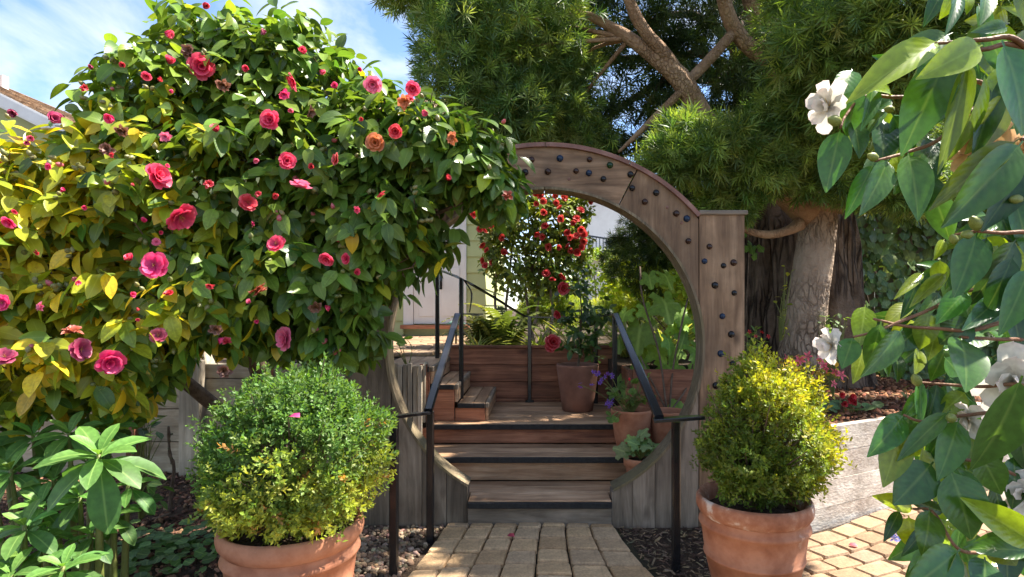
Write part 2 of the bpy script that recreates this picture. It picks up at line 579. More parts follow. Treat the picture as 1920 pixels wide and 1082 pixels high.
def rough_mat(name, stops, scale=8.0, detail=8.0, rough=0.9, bump=0.4, dist=0.01, rnd=0.0, spec=0.3, rscale=None, coat=0.0, metal=0.0):
    m, nt, out = new_mat(name)
    L = nt.links.new
    tc = N(nt, "ShaderNodeTexCoord")
    oi = N(nt, "ShaderNodeObjectInfo")
    off = N(nt, "ShaderNodeVectorMath", operation='SCALE'); off.inputs[0].default_value = (7.3, 19.1, 3.7); L(oi.outputs["Random"], off.inputs["Scale"])
    add = N(nt, "ShaderNodeVectorMath", operation='ADD'); L(tc.outputs["Object"], add.inputs[0]); L(off.outputs[0], add.inputs[1])
    n1 = N(nt, "ShaderNodeTexNoise", Scale=scale, Detail=detail, Roughness=0.62); L(add.outputs[0], n1.inputs["Vector"])
    r = ramp(nt, stops); L(n1.outputs["Fac"], r.inputs["Fac"])
    rv = N(nt, "ShaderNodeMapRange"); L(oi.outputs["Random"], rv.inputs["Value"])
    rv.inputs["To Min"].default_value = 1 - rnd; rv.inputs["To Max"].default_value = 1 + rnd
    sc = N(nt, "ShaderNodeVectorMath", operation='SCALE'); L(r.outputs["Color"], sc.inputs[0]); L(rv.outputs[0], sc.inputs["Scale"])
    bs = N(nt, "ShaderNodeBsdfPrincipled"); L(sc.outputs[0], bs.inputs["Base Color"])
    bs.inputs["Roughness"].default_value = rough; bs.inputs["Specular IOR Level"].default_value = spec
    bs.inputs["Coat Weight"].default_value = coat; bs.inputs["Metallic"].default_value = metal
    n2 = N(nt, "ShaderNodeTexNoise", Scale=rscale or scale * 5, Detail=6.0); L(add.outputs[0], n2.inputs["Vector"])
    bp = N(nt, "ShaderNodeBump"); bp.inputs["Strength"].default_value = bump; bp.inputs["Distance"].default_value = dist
    L(n2.outputs["Fac"], bp.inputs["Height"]); L(bp.outputs[0], bs.inputs["Normal"])
    L(bs.outputs[0], out.inputs["Surface"])
    return m

def paver_mat(name, palette):
    m, nt, out = new_mat(name)
    L = nt.links.new
    tc = N(nt, "ShaderNodeTexCoord"); oi = N(nt, "ShaderNodeObjectInfo")
    r = ramp(nt, palette); r.color_ramp.interpolation = 'LINEAR'
    L(oi.outputs["Random"], r.inputs["Fac"])
    n1 = N(nt, "ShaderNodeTexNoise", Scale=14.0, Detail=8.0, Roughness=0.7); L(tc.outputs["Object"], n1.inputs["Vector"])
    n2 = N(nt, "ShaderNodeTexNoise", Scale=90.0, Detail=5.0); L(tc.outputs["Object"], n2.inputs["Vector"])
    a = N(nt, "ShaderNodeMapRange"); L(n1.outputs["Fac"], a.inputs["Value"])
    a.inputs["From Min"].default_value = 0.28; a.inputs["From Max"].default_value = 0.72; a.inputs["To Min"].default_value = 0.62; a.inputs["To Max"].default_value = 1.22
    b = N(nt, "ShaderNodeMapRange"); L(n2.outputs["Fac"], b.inputs["Value"])
    b.inputs["From Min"].default_value = 0.3; b.inputs["From Max"].default_value = 0.7; b.inputs["To Min"].default_value = 0.8; b.inputs["To Max"].default_value = 1.15
    k = N(nt, "ShaderNodeMath", operation='MULTIPLY'); L(a.outputs[0], k.inputs[0]); L(b.outputs[0], k.inputs[1])
    sc = N(nt, "ShaderNodeVectorMath", operation='SCALE'); L(r.outputs["Color"], sc.inputs[0]); L(k.outputs[0], sc.inputs["Scale"])
    bs = N(nt, "ShaderNodeBsdfPrincipled"); L(sc.outputs[0], bs.inputs["Base Color"]); bs.inputs["Roughness"].default_value = 0.82
    bs.inputs["Specular IOR Level"].default_value = 0.3
    h = N(nt, "ShaderNodeMath", operation='MULTIPLY_ADD'); L(n1.outputs["Fac"], h.inputs[0]); h.inputs[1].default_value = 2.0; L(n2.outputs["Fac"], h.inputs[2])
    bp = N(nt, "ShaderNodeBump"); bp.inputs["Strength"].default_value = 0.5; bp.inputs["Distance"].default_value = 0.004
    L(h.outputs[0], bp.inputs["Height"]); L(bp.outputs[0], bs.inputs["Normal"])
    L(bs.outputs[0], out.inputs["Surface"])
    return m

def tint_mat(name, rough=0.8, spec=0.3):
    m, nt, out = new_mat(name)
    cn = N(nt, "ShaderNodeAttribute", attribute_name="tint")
    bs = N(nt, "ShaderNodeBsdfPrincipled"); bs.inputs["Roughness"].default_value = rough; bs.inputs["Specular IOR Level"].default_value = spec
    nt.links.new(cn.outputs["Color"], bs.inputs["Base Color"]); nt.links.new(bs.outputs[0], out.inputs["Surface"])
    return m

M_GATE = wood_mat("gate_wood", (0.10, 0.058, 0.034), (0.215, 0.132, 0.076), (0.32, 0.21, 0.128), 'z', knots=True, grain=9, stain=(0.125, 0.08, 0.05))
M_GATE_X = wood_mat("gate_wood_across", (0.09, 0.053, 0.031), (0.20, 0.122, 0.071), (0.31, 0.20, 0.122), 'x', knots=True, grain=9, stain=(0.11, 0.07, 0.045))
M_GREY = wood_mat("grey_weathered_wood", (0.11, 0.082, 0.058), (0.22, 0.172, 0.125), (0.33, 0.262, 0.195), 'z', grain=9)
M_GREY_X = wood_mat("grey_weathered_wood_across", (0.12, 0.092, 0.068), (0.24, 0.192, 0.145), (0.36, 0.295, 0.23), 'x', grain=9)
M_TREAD = wood_mat("redwood_tread", (0.25, 0.135, 0.072), (0.43, 0.26, 0.15), (0.58, 0.39, 0.245), 'x', rough=0.6, grain=10)
M_TREAD_Y = wood_mat("redwood_tread_depth", (0.25, 0.135, 0.072), (0.43, 0.26, 0.15), (0.58, 0.39, 0.245), 'y', rough=0.6, grain=10)
M_RED = wood_mat("redwood_board", (0.140, 0.050, 0.028), (0.266, 0.105, 0.056), (0.392, 0.175, 0.098), 'x', rough=0.6, grain=16)
M_RED_Y = wood_mat("redwood_board_depth", (0.140, 0.050, 0.028), (0.266, 0.105, 0.056), (0.392, 0.175, 0.098), 'y', rough=0.6, grain=16)
M_PALEW = wood_mat("pale_weathered_board", (0.30, 0.24, 0.165), (0.50, 0.42, 0.30), (0.62, 0.54, 0.41), 'x', grain=9, rnd=0.15, stain=(0.24, 0.17, 0.10))
M_PALEZ = wood_mat("pale_weathered_upright", (0.26, 0.21, 0.15), (0.42, 0.35, 0.26), (0.54, 0.47, 0.36), 'z', grain=9, rnd=0.2)
M_TRIM = wood_mat("mossy_trim_wood", (0.09, 0.065, 0.04), (0.19, 0.145, 0.09), (0.30, 0.24, 0.15), 'z', stain=(0.15, 0.125, 0.06), rnd=0.1)
M_CAPBAND = rough_mat("red_brown_cap", [(0.3, (0.130, 0.065, 0.049)), (0.55, (0.221, 0.111, 0.085)), (0.75, (0.312, 0.182, 0.143))], 9, rough=0.6)
M_NOSING = rough_mat("black_grip_strip", [(0.3, (0.012, 0.012, 0.013)), (0.7, (0.035, 0.034, 0.033))], 40, rough=0.7, bump=0.6)
M_IRON = rough_mat("black_painted_iron", [(0.3, (0.008, 0.008, 0.009)), (0.7, (0.016, 0.016, 0.018))], 30, rough=0.22, bump=0.08, dist=0.001, spec=0.6)
M_TERRA = rough_mat("terracotta", [(0.25, (0.17, 0.065, 0.036)), (0.42, (0.34, 0.135, 0.072)), (0.56, (0.44, 0.20, 0.115)), (0.66, (0.36, 0.16, 0.09)), (0.78, (0.58, 0.42, 0.33))], 6.0, rough=0.82, bump=0.4, dist=0.004, rscale=45)
M_TERRA_OLD = rough_mat("terracotta_crusted", [(0.24, (0.20, 0.075, 0.04)), (0.46, (0.33, 0.135, 0.075)), (0.55, (0.42, 0.21, 0.13)), (0.62, (0.60, 0.48, 0.40))], 9.0, rough=0.85, bump=0.6, dist=0.005, rscale=50)
M_TERRA_DARK = rough_mat("dark_clay", [(0.25, (0.13, 0.06, 0.042)), (0.5, (0.21, 0.10, 0.068)), (0.78, (0.29, 0.155, 0.11))], 6.0, rough=0.7, bump=0.2, dist=0.003, rscale=40)
M_SOIL = rough_mat("dark_soil", [(0.3, (0.03, 0.02, 0.013)), (0.55, (0.075, 0.048, 0.03)), (0.75, (0.14, 0.095, 0.062))], 14, rough=0.95, bump=1.0, dist=0.03, rscale=60)
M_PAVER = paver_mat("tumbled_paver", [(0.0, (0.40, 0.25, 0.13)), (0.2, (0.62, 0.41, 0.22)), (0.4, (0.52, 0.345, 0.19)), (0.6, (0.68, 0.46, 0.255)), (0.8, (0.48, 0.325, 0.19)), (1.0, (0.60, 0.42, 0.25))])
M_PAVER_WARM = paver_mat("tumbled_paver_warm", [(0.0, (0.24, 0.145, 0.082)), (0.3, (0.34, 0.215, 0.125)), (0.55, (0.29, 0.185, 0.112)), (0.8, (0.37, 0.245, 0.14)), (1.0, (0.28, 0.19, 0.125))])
M_JOINT = rough_mat("mossy_joint_sand", [(0.3, (0.02, 0.018, 0.010)), (0.55, (0.05, 0.042, 0.022)), (0.72, (0.05, 0.07, 0.015))], 12, bump=0.8)
def bark_mat(name, crack, c0, c1, scale=7.0, stretch=0.4, crk=0.7):
    """plated bark: polygon plates with dark cracks between"""
    m, nt, out = new_mat(name)
    L = nt.links.new
    tc = N(nt, "ShaderNodeTexCoord")
    mp = N(nt, "ShaderNodeMapping"); L(tc.outputs["Object"], mp.inputs["Vector"]); mp.inputs["Scale"].default_value = (1, 1, stretch)
    wv = N(nt, "ShaderNodeTexNoise", Scale=6.0, Detail=5.0); L(mp.outputs[0], wv.inputs["Vector"])
    wa = N(nt, "ShaderNodeVectorMath", operation='MULTIPLY_ADD'); L(wv.outputs["Color"], wa.inputs[0]); wa.inputs[1].default_value = (.16, .16, .16); L(mp.outputs[0], wa.inputs[2])
    vo = N(nt, "ShaderNodeTexVoronoi", Scale=scale * 3.6, feature='DISTANCE_TO_EDGE'); L(wa.outputs[0], vo.inputs["Vector"])
    n1 = N(nt, "ShaderNodeTexNoise", Scale=5.0, Detail=8.0, Roughness=0.65); L(tc.outputs["Object"], n1.inputs["Vector"])
    r = ramp(nt, [(0.3, c0), (0.7, c1)]); L(n1.outputs["Fac"], r.inputs["Fac"])
    # plates flake off in patches only
    n2 = N(nt, "ShaderNodeTexNoise", Scale=2.6, Detail=3.0); L(tc.outputs["Object"], n2.inputs["Vector"])
    pm = N(nt, "ShaderNodeMapRange"); L(n2.outputs["Fac"], pm.inputs["Value"]); pm.inputs["From Min"].default_value = .35; pm.inputs["From Max"].default_value = .6
    cr = N(nt, "ShaderNodeMapRange"); L(vo.outputs["Distance"], cr.inputs["Value"]); cr.inputs["From Min"].default_value = 0.01; cr.inputs["From Max"].default_value = 0.16
    cr.inputs["To Min"].default_value = crk; cr.inputs["To Max"].default_value = 0.0
    cm = N(nt, "ShaderNodeMath", operation='MULTIPLY'); L(cr.outputs[0], cm.inputs[0]); L(pm.outputs[0], cm.inputs[1])
    mx = N(nt, "ShaderNodeMixRGB"); L(cm.outputs[0], mx.inputs["Fac"]); L(r.outputs["Color"], mx.inputs["Color1"]); mx.inputs["Color2"].default_value = (*crack, 1)
    bs = N(nt, "ShaderNodeBsdfPrincipled"); L(mx.outputs[0], bs.inputs["Base Color"]); bs.inputs["Roughness"].default_value = 0.9; bs.inputs["Specular IOR Level"].default_value = 0.2
    n3 = N(nt, "ShaderNodeTexNoise", Scale=40.0, Detail=6.0); L(tc.outputs["Object"], n3.inputs["Vector"])
    hh = N(nt, "ShaderNodeMath", operation='MULTIPLY_ADD'); L(cm.outputs[0], hh.inputs[0]); hh.inputs[1].default_value = -1.2; L(n3.outputs["Fac"], hh.inputs[2])
    bp = N(nt, "ShaderNodeBump"); bp.inputs["Strength"].default_value = 0.9; bp.inputs["Distance"].default_value = 0.02
    L(hh.outputs[0], bp.inputs["Height"]); L(bp.outputs[0], bs.inputs["Normal"]); L(bs.outputs[0], out.inputs["Surface"])
    return m
M_BARK = bark_mat("pale_bark", (0.085, 0.048, 0.03), (0.29, 0.205, 0.145), (0.44, 0.34, 0.255))
M_BARK_OLD = rough_mat("old_pale_bark", [(0.28, (0.13, 0.085, 0.06)), (0.45, (0.30, 0.21, 0.15)), (0.65, (0.42, 0.32, 0.24))], 10, rough=0.9, bump=1.0, dist=0.02, rscale=22)
M_BARK_RED = bark_mat("red_brown_bark", (0.09, 0.045, 0.024), (0.22, 0.125, 0.07), (0.42, 0.28, 0.175), 9.0, 0.6, 0.4)
M_BARK_DARK = bark_mat("dark_bark", (0.02, 0.013, 0.010), (0.085, 0.055, 0.038), (0.19, 0.135, 0.095), 4.0, 0.13, 0.9)
M_TWIG = rough_mat("twig_bark", [(0.3, (0.07, 0.045, 0.03)), (0.7, (0.19, 0.135, 0.095))], 25, rough=0.85)
M_GSTEM = rough_mat("green_stem", [(0.3, (0.10, 0.13, 0.03)), (0.7, (0.20, 0.20, 0.06))], 12, rough=0.5)
M_LEAF = leaf_mat("glossy_leaf", 'obj', 0.34, 0.30, 0.35, 0.42)
M_LEAF_A = leaf_mat("glossy_leaf_mass", 'attr', 0.34, 0.30, 0.35, 0.42)
M_LEAF_FG = leaf_mat("near_glossy_leaf", 'obj', 0.24, 0.32, 0.4, 0.55)
M_SOFT = leaf_mat("soft_leaf", 'obj', 0.5, 0.35, 0.75, 0.4)
M_SOFT_A = leaf_mat("soft_leaf_mass", 'attr', 0.5, 0.35, 0.4, 0.4)
M_NEEDLE = leaf_mat("needle_mass", 'attr', 0.45, 0.35, 0.0, 0.4)
M_PETAL = petal_mat("petal")
M_STAMEN = rough_mat("stamen", [(0.3, (0.55, 0.28, 0.03)), (0.7, (0.75, 0.5, 0.08))], 40, rough=0.6)
M_CHIP = tint_mat("chip_mass", 0.9)
M_BUD = leaf_mat("bud_scale", 'obj', 0.4, 0.15, 0.0)

# ------------------------------------------------------------------ ground and terraces
def sheet(name, pts, z, mat, parent=None, thick=0.0):
    if thick:
        n = len(pts)
        V = [(x, y, z) for x, y in pts] + [(x, y, z - thick) for x, y in pts]
        Fc = [tuple(range(n)), tuple(range(2 * n - 1, n - 1, -1))] + [(i + n, (i + 1) % n + n, (i + 1) % n, i) for i in range(n)]
        o = pydata(name, V, Fc, mat, parent)
    else:
        o = pydata(name, [(x, y, z) for x, y in pts], [tuple(range(len(pts)))], mat, parent)
    return o

ground = sheet("ground", [(-300, -40), (300, -40), (300, 400), (-300, 400)], 0.0, M_SOIL)
tag(ground, kind='structure')
WALL_A, WALL_D = Vector((1.30, 3.245)), Vector((0.884, 0.468))      # right retaining wall, start and direction
WALL_N = Vector((0.468, -0.884))
wl = lambda s, off=0.0: (WALL_A.x + WALL_D.x * s + WALL_N.x * off, WALL_A.y + WALL_D.y * s + WALL_N.y * off)
terrace = sheet("terrace_ground", [(-60, 4.72), (-0.75, 4.72), (-0.75, 5.24), (0.66, 5.24), (0.66, 4.6), (1.35, 4.6), (1.35, 6.6), (60, 30), (60, 120), (-60, 120)], 0.86, M_SOIL, thick=0.8)
tag(terrace, kind='structure')
bed = sheet("raised_bed_soil", [wl(0.0, -0.06), wl(7.0, -0.06), (9.0, 12.0), (1.36, 12.0), (1.36, 3.8)], 0.585, M_SOIL, thick=0.55)
tag(bed, kind='structure')

# paving ----------------------------------------------------------------
def paver(parent, cs, z0, h, mat):
    """one tumbled stone from its four corners (x,y), chamfered and a little uneven"""
    c = np.array(cs, float)
    m = c.mean(0)
    L = np.linalg.norm(c - m, axis=1).mean()
    inset = 1 - 0.0035 / L
    dz = random.uniform(-0.003, 0.003)
    V = []
    ring = []
    for i in range(4):                                   # eight-sided outline: rounded corners
        a, b = c[i], c[(i + 1) % 4]
        e = min(0.10, 0.012 / max(np.linalg.norm(b - a), 1e-3))
        ring.append(a + (b - a) * e)
        ring.append(b + (a - b) * e)
    ring = [m + (p - m) * inset + np.array([random.uniform(-1, 1), random.uniform(-1, 1)]) * 0.0022 for p in ring]
    tilt = np.array([random.uniform(-.012, .012), random.uniform(-.012, .012)])
    for p in ring: V.append((p[0], p[1], z0))
    for p in ring: V.append((p[0], p[1], z0 + h * 0.62 + dz + float((p - m) @ tilt)))
    for p in ring:
        q = m + (p - m) * (1 - 0.010 / L)
        V.append((q[0], q[1], z0 + h + dz + float((q - m) @ tilt)))
    n = 8
    Fc = []
    for k in (0, 1):
        for i in range(n):
            j = (i + 1) % n
            Fc.append((k * n + i, k * n + j, (k + 1) * n + j, (k + 1) * n + i))
    Fc.append(tuple(2 * n + i for i in range(n)))
    V = [(a - m[0], b - m[1], cc) for a, b, cc in V]
    o = pydata("paver", V, Fc, mat, parent)
    o.location = (m[0], m[1], 0)
    return o

path = sheet("garden_path", [(-0.53, 3.485), (0.49, 3.485), (0.62, 2.9), (0.80, 2.4), (0.95, 1.2), (0.95, -1.5), (-0.75, -1.5), (-0.70, 1.6), (-0.60, 2.7)], 0.006, M_JOINT)
tag(path, kind='structure')
def path_pt(s, t):
    """s across 0..7 columns, t metres from the gate"""
    Y = 3.487 - t
    left = -0.515 - 0.10 * min(t / 0.65, 1.6) + 0.02 * sin(t * 3)
    right = 0.475 + 0.10 * (t / 0.65) ** 1.5 if t < 1.4 else 0.79
    f = s / 7.0
    bow = -0.05 * sin(pi * f) * min(t / 0.5, 1.5)
    return (left + (right - left) * f + bow, Y + 0.05 * sin(pi * f) * min(t, 0.3) - 0.02 * (f - .5))
for j in range(7):
    t = random.uniform(0.035, 0.085)
    t0 = 0.0
    while t0 < 2.0:
        a, b = path_pt(j + 0.008, t0), path_pt(j + 0.992, t0)
        c, d = path_pt(j + 0.992, t), path_pt(j + 0.008, t)
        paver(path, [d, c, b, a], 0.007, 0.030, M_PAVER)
        t0 = t + 0.015
        t = t0 + random.uniform(0.125, 0.185)

patio = sheet("brick_patio", [wl(-0.15, 0.02), wl(5.0, 0.02), (6.5, 1.5), (1.55, 0.3), (1.15, 1.9), (1.18, 2.9)], 0.0055, M_JOINT)
tag(patio, kind='structure')
row = 0
off = 0.022
while off < 1.75:
    wdt = random.uniform(0.118, 0.14)
    s = -0.9 + random.uniform(0, 0.15)
    while s < 3.6:
        ln = random.uniform(0.15, 0.225)
        wav = lambda ss, oo: (ss, oo + 0.03 * sin(ss * 2.3 + 0.6) + 0.018 * sin(ss * 5.1 + oo))
        q = [wl(*wav(s + 0.003, off)), wl(*wav(s + ln - 0.003, off)), wl(*wav(s + ln - 0.003, off + wdt - 0.004)), wl(*wav(s + 0.003, off + wdt - 0.004))]
        cx = sum(p[0] for p in q) / 4
        cy = sum(p[1] for p in q) / 4
        if cx > 1.20 and cx < 3.7 and cy > 0.9 and not (cx > 1.25 and cy < 1.35) and (off > 0.05 or s > 0.0):
            dmin = min((p[0] - WALL_A.x) * WALL_N.x + (p[1] - WALL_A.y) * WALL_N.y for p in q)
            if dmin > 0.008:
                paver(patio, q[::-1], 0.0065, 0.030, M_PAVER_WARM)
        s += ln
    off += wdt
    row += 1

upper = sheet("upper_patio", [(-6.0, 5.25), (-0.78, 5.25), (-0.78, 5.33), (-0.72, 8.47), (-6.0, 8.47)], 0.872, M_JOINT)
tag(upper, kind='structure')
yy = 5.27
while yy < 8.4:
    d = 0.2
    xx = -2.7 + random.uniform(0, .15)
    while xx < -0.95:
        l = random.uniform(0.2, 0.3)
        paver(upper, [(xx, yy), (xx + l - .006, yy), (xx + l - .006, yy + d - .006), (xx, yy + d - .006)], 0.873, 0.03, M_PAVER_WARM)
        xx += l
    yy += d

# loose chips, gravel -------------------------------------------------------
def hull_base():
    V = np.array([(-.5, -.5, 0), (.5, -.5, 0), (.5, .5, 0), (-.5, .5, 0), (-.4, -.35, 1), (.42, -.4, 1), (.35, .4, 1), (-.42, .36, 1)], float)
    Fc = np.array([(0, 1, 5, 4), (1, 2, 6, 5), (2, 3, 7, 6), (3, 0, 4, 7), (4, 5, 6, 7)])
    return V, Fc, np.zeros((8, 2))
def pebble_base():
    bm = bmesh.new()
    bmesh.ops.create_icosphere(bm, subdivisions=1, radius=0.5)
    V = np.array([v.co[:] for v in bm.verts]); Fc = np.array([[v.index for v in f.verts] for f in bm.faces])
    bm.free()
    return V, Fc, np.zeros((len(V), 2))
def rand_rot(n, flat=0.35):
    a = rng.random(n) * 2 * pi
    d = np.stack([np.cos(a), np.sin(a), rng.normal(size=n) * flat * 0.6], 1)
    nh = np.stack([rng.normal(size=n) * flat, rng.normal(size=n) * flat, np.ones(n)], 1)
    return frames(d, nh)
def chips(name, n, xr, yr, z, size, cols, label, cat, keep=None, base=None, mat=None, asp=(0.35, 1.0, 0.25)):
    T = np.stack([rng.uniform(*xr, n), rng.uniform(*yr, n), np.full(n, z) + rng.random(n) * size * 0.3], 1)
    if keep is not None:
        T = T[[keep(x, y) for x, y in T[:, :2]]]
    n = len(T)
    s = size * (0.45 + 0.9 * rng.random(n) ** 2)
    S = np.stack([s * asp[0] * (0.6 + 0.9 * rng.random(n)), s * asp[1], s * asp[2] * (0.6 + rng.random(n))], 1)
    c = np.array(cols)[rng.integers(0, len(cols), n)]
    o = scatter(name, base or hull_base(), rand_rot(n), T, S, jitter_tint(c, 0.35), mat or M_CHIP)
    return tag(o, label, cat)
BARKC = [(0.09, 0.045, 0.028), (0.13, 0.06, 0.036), (0.20, 0.10, 0.058), (0.055, 0.03, 0.02), (0.27, 0.15, 0.09)]
REDC = [(0.16, 0.06, 0.028), (0.24, 0.10, 0.045), (0.12, 0.05, 0.025), (0.30, 0.15, 0.075), (0.09, 0.04, 0.02)]
def not_path(x, y):
    return x < -0.60 - 0.05 * (3.5 - y)
chips("bark_mulch", 15000, (-5.2, -0.62), (1.9, 4.63), 0.004, 0.034, BARKC, "dark brown bark mulch covering the low bed before the pale board wall", "mulch",
      keep=lambda x, y: not_path(x, y) and not (x > -1.05 and 2.75 < y < 3.5))
chips("pebble_gravel", 2600, (-1.12, -0.52), (2.4, 3.49), 0.006, 0.036, [(0.26, 0.185, 0.125), (0.18, 0.12, 0.08), (0.38, 0.29, 0.20), (0.10, 0.07, 0.05), (0.32, 0.20, 0.125)],
      "small brown pebbles beside the brick path under the left gate boards", "gravel", keep=lambda x, y: x < -0.53 - 0.12 * min((3.487 - y) / 0.65, 1.6), base=pebble_base(), asp=(0.8, 1.0, 0.55))
chips("straw_litter", 1500, (0.5, 1.2), (2.5, 3.48), 0.004, 0.04, [(0.20, 0.14, 0.085), (0.10, 0.06, 0.04), (0.05, 0.03, 0.02), (0.30, 0.22, 0.13)],
      "thin straw and twig litter on dark soil under the right gate boards", "litter", keep=lambda x, y: x > 0.50 + 0.11 * ((3.487 - y) / 0.65) ** 1.5, asp=(0.12, 1.0, 0.1))
chips("red_bark_mulch", 10000, (1.5, 5.2), (3.4, 6.4), 0.588, 0.042, REDC, "reddish bark mulch on the raised bed behind the whitewashed wall", "mulch",
      keep=lambda x, y: (x - WALL_A.x) * WALL_N.x + (y - WALL_A.y) * WALL_N.y < -0.07)
chips("terrace_litter", 1600, (-0.7, 1.3), (5.28, 7.0), 0.865, 0.045, BARKC + REDC, "brown leaf litter in the planted bed above the deck", "litter")

# ------------------------------------------------------------------ moon gate
GX, GZ, GY = 0.07, 1.08, 3.5
RI, RO, TH = 0.955, 1.19, 0.13
gate = thing("moon_gate", (GX, GY, 0), "round weathered redwood moon gate studded with dark glass marbles over the steps", "gate")
def arc(r, a0, a1, n):
    return [(GX + r * cos(radians(a0 + (a1 - a0) * i / n)), GZ + r * sin(radians(a0 + (a1 - a0) * i / n))) for i in range(n + 1)]
prism_xz("arch_segment", arc(RO, 62.7, 117.3, 26) + arc(RI, 117.3, 62.7, 26), GY, GY + TH, M_GATE_X, gate)
aO, aI = math.degrees(math.acos(.917 / RO)), math.degrees(math.acos(.917 / RI))
prism_xz("arch_segment", arc(RO, aO + .2, 62.3, 14) + arc(RI, 62.3, aI + .2, 22), GY, GY + TH, M_GATE, gate)
prism_xz("arch_segment", arc(RO, 117.7, 180 - aO - .2, 14) + arc(RI, 180 - aI - .2, 117.7, 22), GY, GY + TH, M_GATE, gate)
for s in (1, -1):
    pts = [(GX + s * x, z) for x, z in ((1.188, -0.02), (1.188, 1.865), (.920, 1.865))]
    cut = arc(RI, aI, -aI, 14) if s > 0 else arc(RI, 180 - aI, 180 + aI, 14)
    cut = [(GX + s * max(abs(x - GX), .920), z) for x, z in cut]
    pts += cut + [(GX + s * .920, -0.02)]
    prism_xz("gate_post", pts, GY - 0.004, GY + TH + .004, M_GATE if s > 0 else M_GREY, gate)
    box("post_cap", GX + (s * 1.06 - .145), GX + (s * 1.06 + .145), GY - .02, GY + TH + .02, 1.867, 1.893, M_GREY_X, gate)
def low_board(x0, x1):
    x0, x1 = x0 + .0015, x1 - .0015
    top = []
    for i in range(9):
        x = x1 + (x0 - x1) * i / 8
        top.append((GX + x, GZ - sqrt(max(RI ** 2 - x * x, 0))))
    prism_xz("gate_board", [(GX + x0, -0.02), (GX + x1, -0.02)] + top, GY + random.uniform(-.004, .004), GY + TH - .02, M_GREY, gate)
for a, b in ((.398, .52), (.52, .656), (.656, .765), (.765, .917), (-.589, -.462), (-.735, -.589), (-.873, -.735), (-.917, -.873)):
    low_board(a, b)
def band(name, r0, r1, a0, a1, y0, y1, mat, n=64):
    prism_xz(name, arc(r1, a0, a1, n) + arc(r0, a1, a0, n), y0, y1, mat, gate)
band("lining_strip", RI - .016, RI - .001, -64.5, 90, GY - .008, GY + TH + .012, M_TRIM)
band("lining_strip", RI - .016, RI - .001, 90.3, 241, GY - .008, GY + TH + .012, M_TRIM)
for k in range(4):
    a0 = aO + .8 + k * (180 - 2 * aO - 1.6) / 4
    band("cap_strip", RO + .001, RO + .026, a0 + .1, a0 + (180 - 2 * aO - 1.6) / 4 - .1, GY - .022, GY + TH + .022, M_CAPBAND, 16)
# marbles
def glass_mat(name, col):
    m, nt, out = new_mat(name)
    bs = N(nt, "ShaderNodeBsdfPrincipled"); bs.inputs["Base Color"].default_value = (*col, 1)
    bs.inputs["Roughness"].default_value = 0.06; bs.inputs["Specular IOR Level"].default_value = 0.35
    nt.links.new(bs.outputs[0], out.inputs["Surface"])
    return m
MARB = [glass_mat("glass_black", (0.006, 0.006, 0.008)), glass_mat("glass_blue", (0.006, 0.02, 0.05)), glass_mat("glass_brown", (0.03, 0.012, 0.008)), glass_mat("glass_green", (0.005, 0.03, 0.008))]
def uvsphere(r, seg=12, ring=8, name="ball"):
    bm = bmesh.new()
    bmesh.ops.create_uvsphere(bm, u_segments=seg, v_segments=ring, radius=r)
    me = bpy.data.meshes.new(name); bm.to_mesh(me); bm.free()
    me.polygons.foreach_set("use_smooth", [True] * len(me.polygons))
    return me
marble_me = []
for mm in MARB:
    me = uvsphere(1.0, 14, 9, "marble"); me.materials.append(mm); marble_me.append(me)
z6 = [(123, 137, 0), (257, 154, 2), (463, 144, 1), (678, 152, 2), (825, 193, 3), (160, 260, 0), (212, 244, 0), (376, 240, 2), (580, 235, 2), (673, 250, 1), (778, 293, 0), (974, 260, 0),
      (986, 359, 0), (1078, 458, 2), (1160, 393, 0), (1306, 543, 2), (1381, 580, 1), (1393, 742, 2), (1545, 783, 2), (1510, 889, 1), (1647, 921, 0), (1720, 899, 2), (1585, 1063, 0)]
mpx = [(930 + a / 3.865, 260 + b / 3.865, c) for a, b, c in z6]
mpx += [(1180 + a / 3.608, 480 + b / 3.608, c) for a, b, c in ((708, 250, 0), (628, 408, 1), (688, 530, 0), (617, 660, 1), (699, 730, 0), (584, 876, 0))]
mpx += [(709, 531, 0), (699, 580, 0), (679, 693, 0), (720, 510, 2), (815, 390, 0), (905, 318, 1), (868, 352, 0), (840, 372, 2), (700, 640, 1), (664, 600, 0)]
for u, v, c in mpx:
    p = P(u, v, GY)
    r = random.uniform(.0165, .0215)
    place("marble", marble_me[c], np.eye(3), (p.x, GY - .003, p.z), (r, r * .85, r), gate)
knot_me = uvsphere(1.0, 10, 6, "knot_plug"); knot_me.materials.append(M_CAPBAND)
for u, v in ((1251, 389), (1278, 418), (1067, 336)):
    p = P(u, v, GY)
    place("knot_plug", knot_me, np.eye(3), (p.x, GY - .001, p.z), (.009, .004, .009), gate)

# ------------------------------------------------------------------ front steps and deck
steps = thing("entry_steps", (0, 3.9, 0), "wooden steps with black edge strips rising through the round gate to a small deck", "steps")
box("riser", GX - .4605, GX + .3965, 3.482, 3.512, 0.002, 0.132, M_GREY_X, steps)
box("nosing", GX - .459, GX + .395, 3.455, 3.478, 0.128, 0.163, M_NOSING, steps)
zs, ys = (0.17, 0.335, 0.48), (3.46, 3.85, 4.2)
def tread_row(y0, y1, x0, x1, z, n, mat):
    w = (y1 - y0) / n
    for i in range(n):
        box("tread_board", x0, x1, y0 + i * w + .002, y0 + (i + 1) * w - .002, z - .036, z + random.uniform(-.001, .001), mat, steps)
box("tread_board", GX - .457, GX + .393, 3.480, 3.636, 0.134, 0.170, M_TREAD, steps)
tread_row(3.638, 3.872, -0.95, 0.98, 0.17, 2, M_TREAD)
tread_row(3.852, 4.222, -0.95, 0.98, 0.335, 3, M_TREAD)
tread_row(4.202, 5.18, -0.72, 0.64, 0.48, 7, M_TREAD)
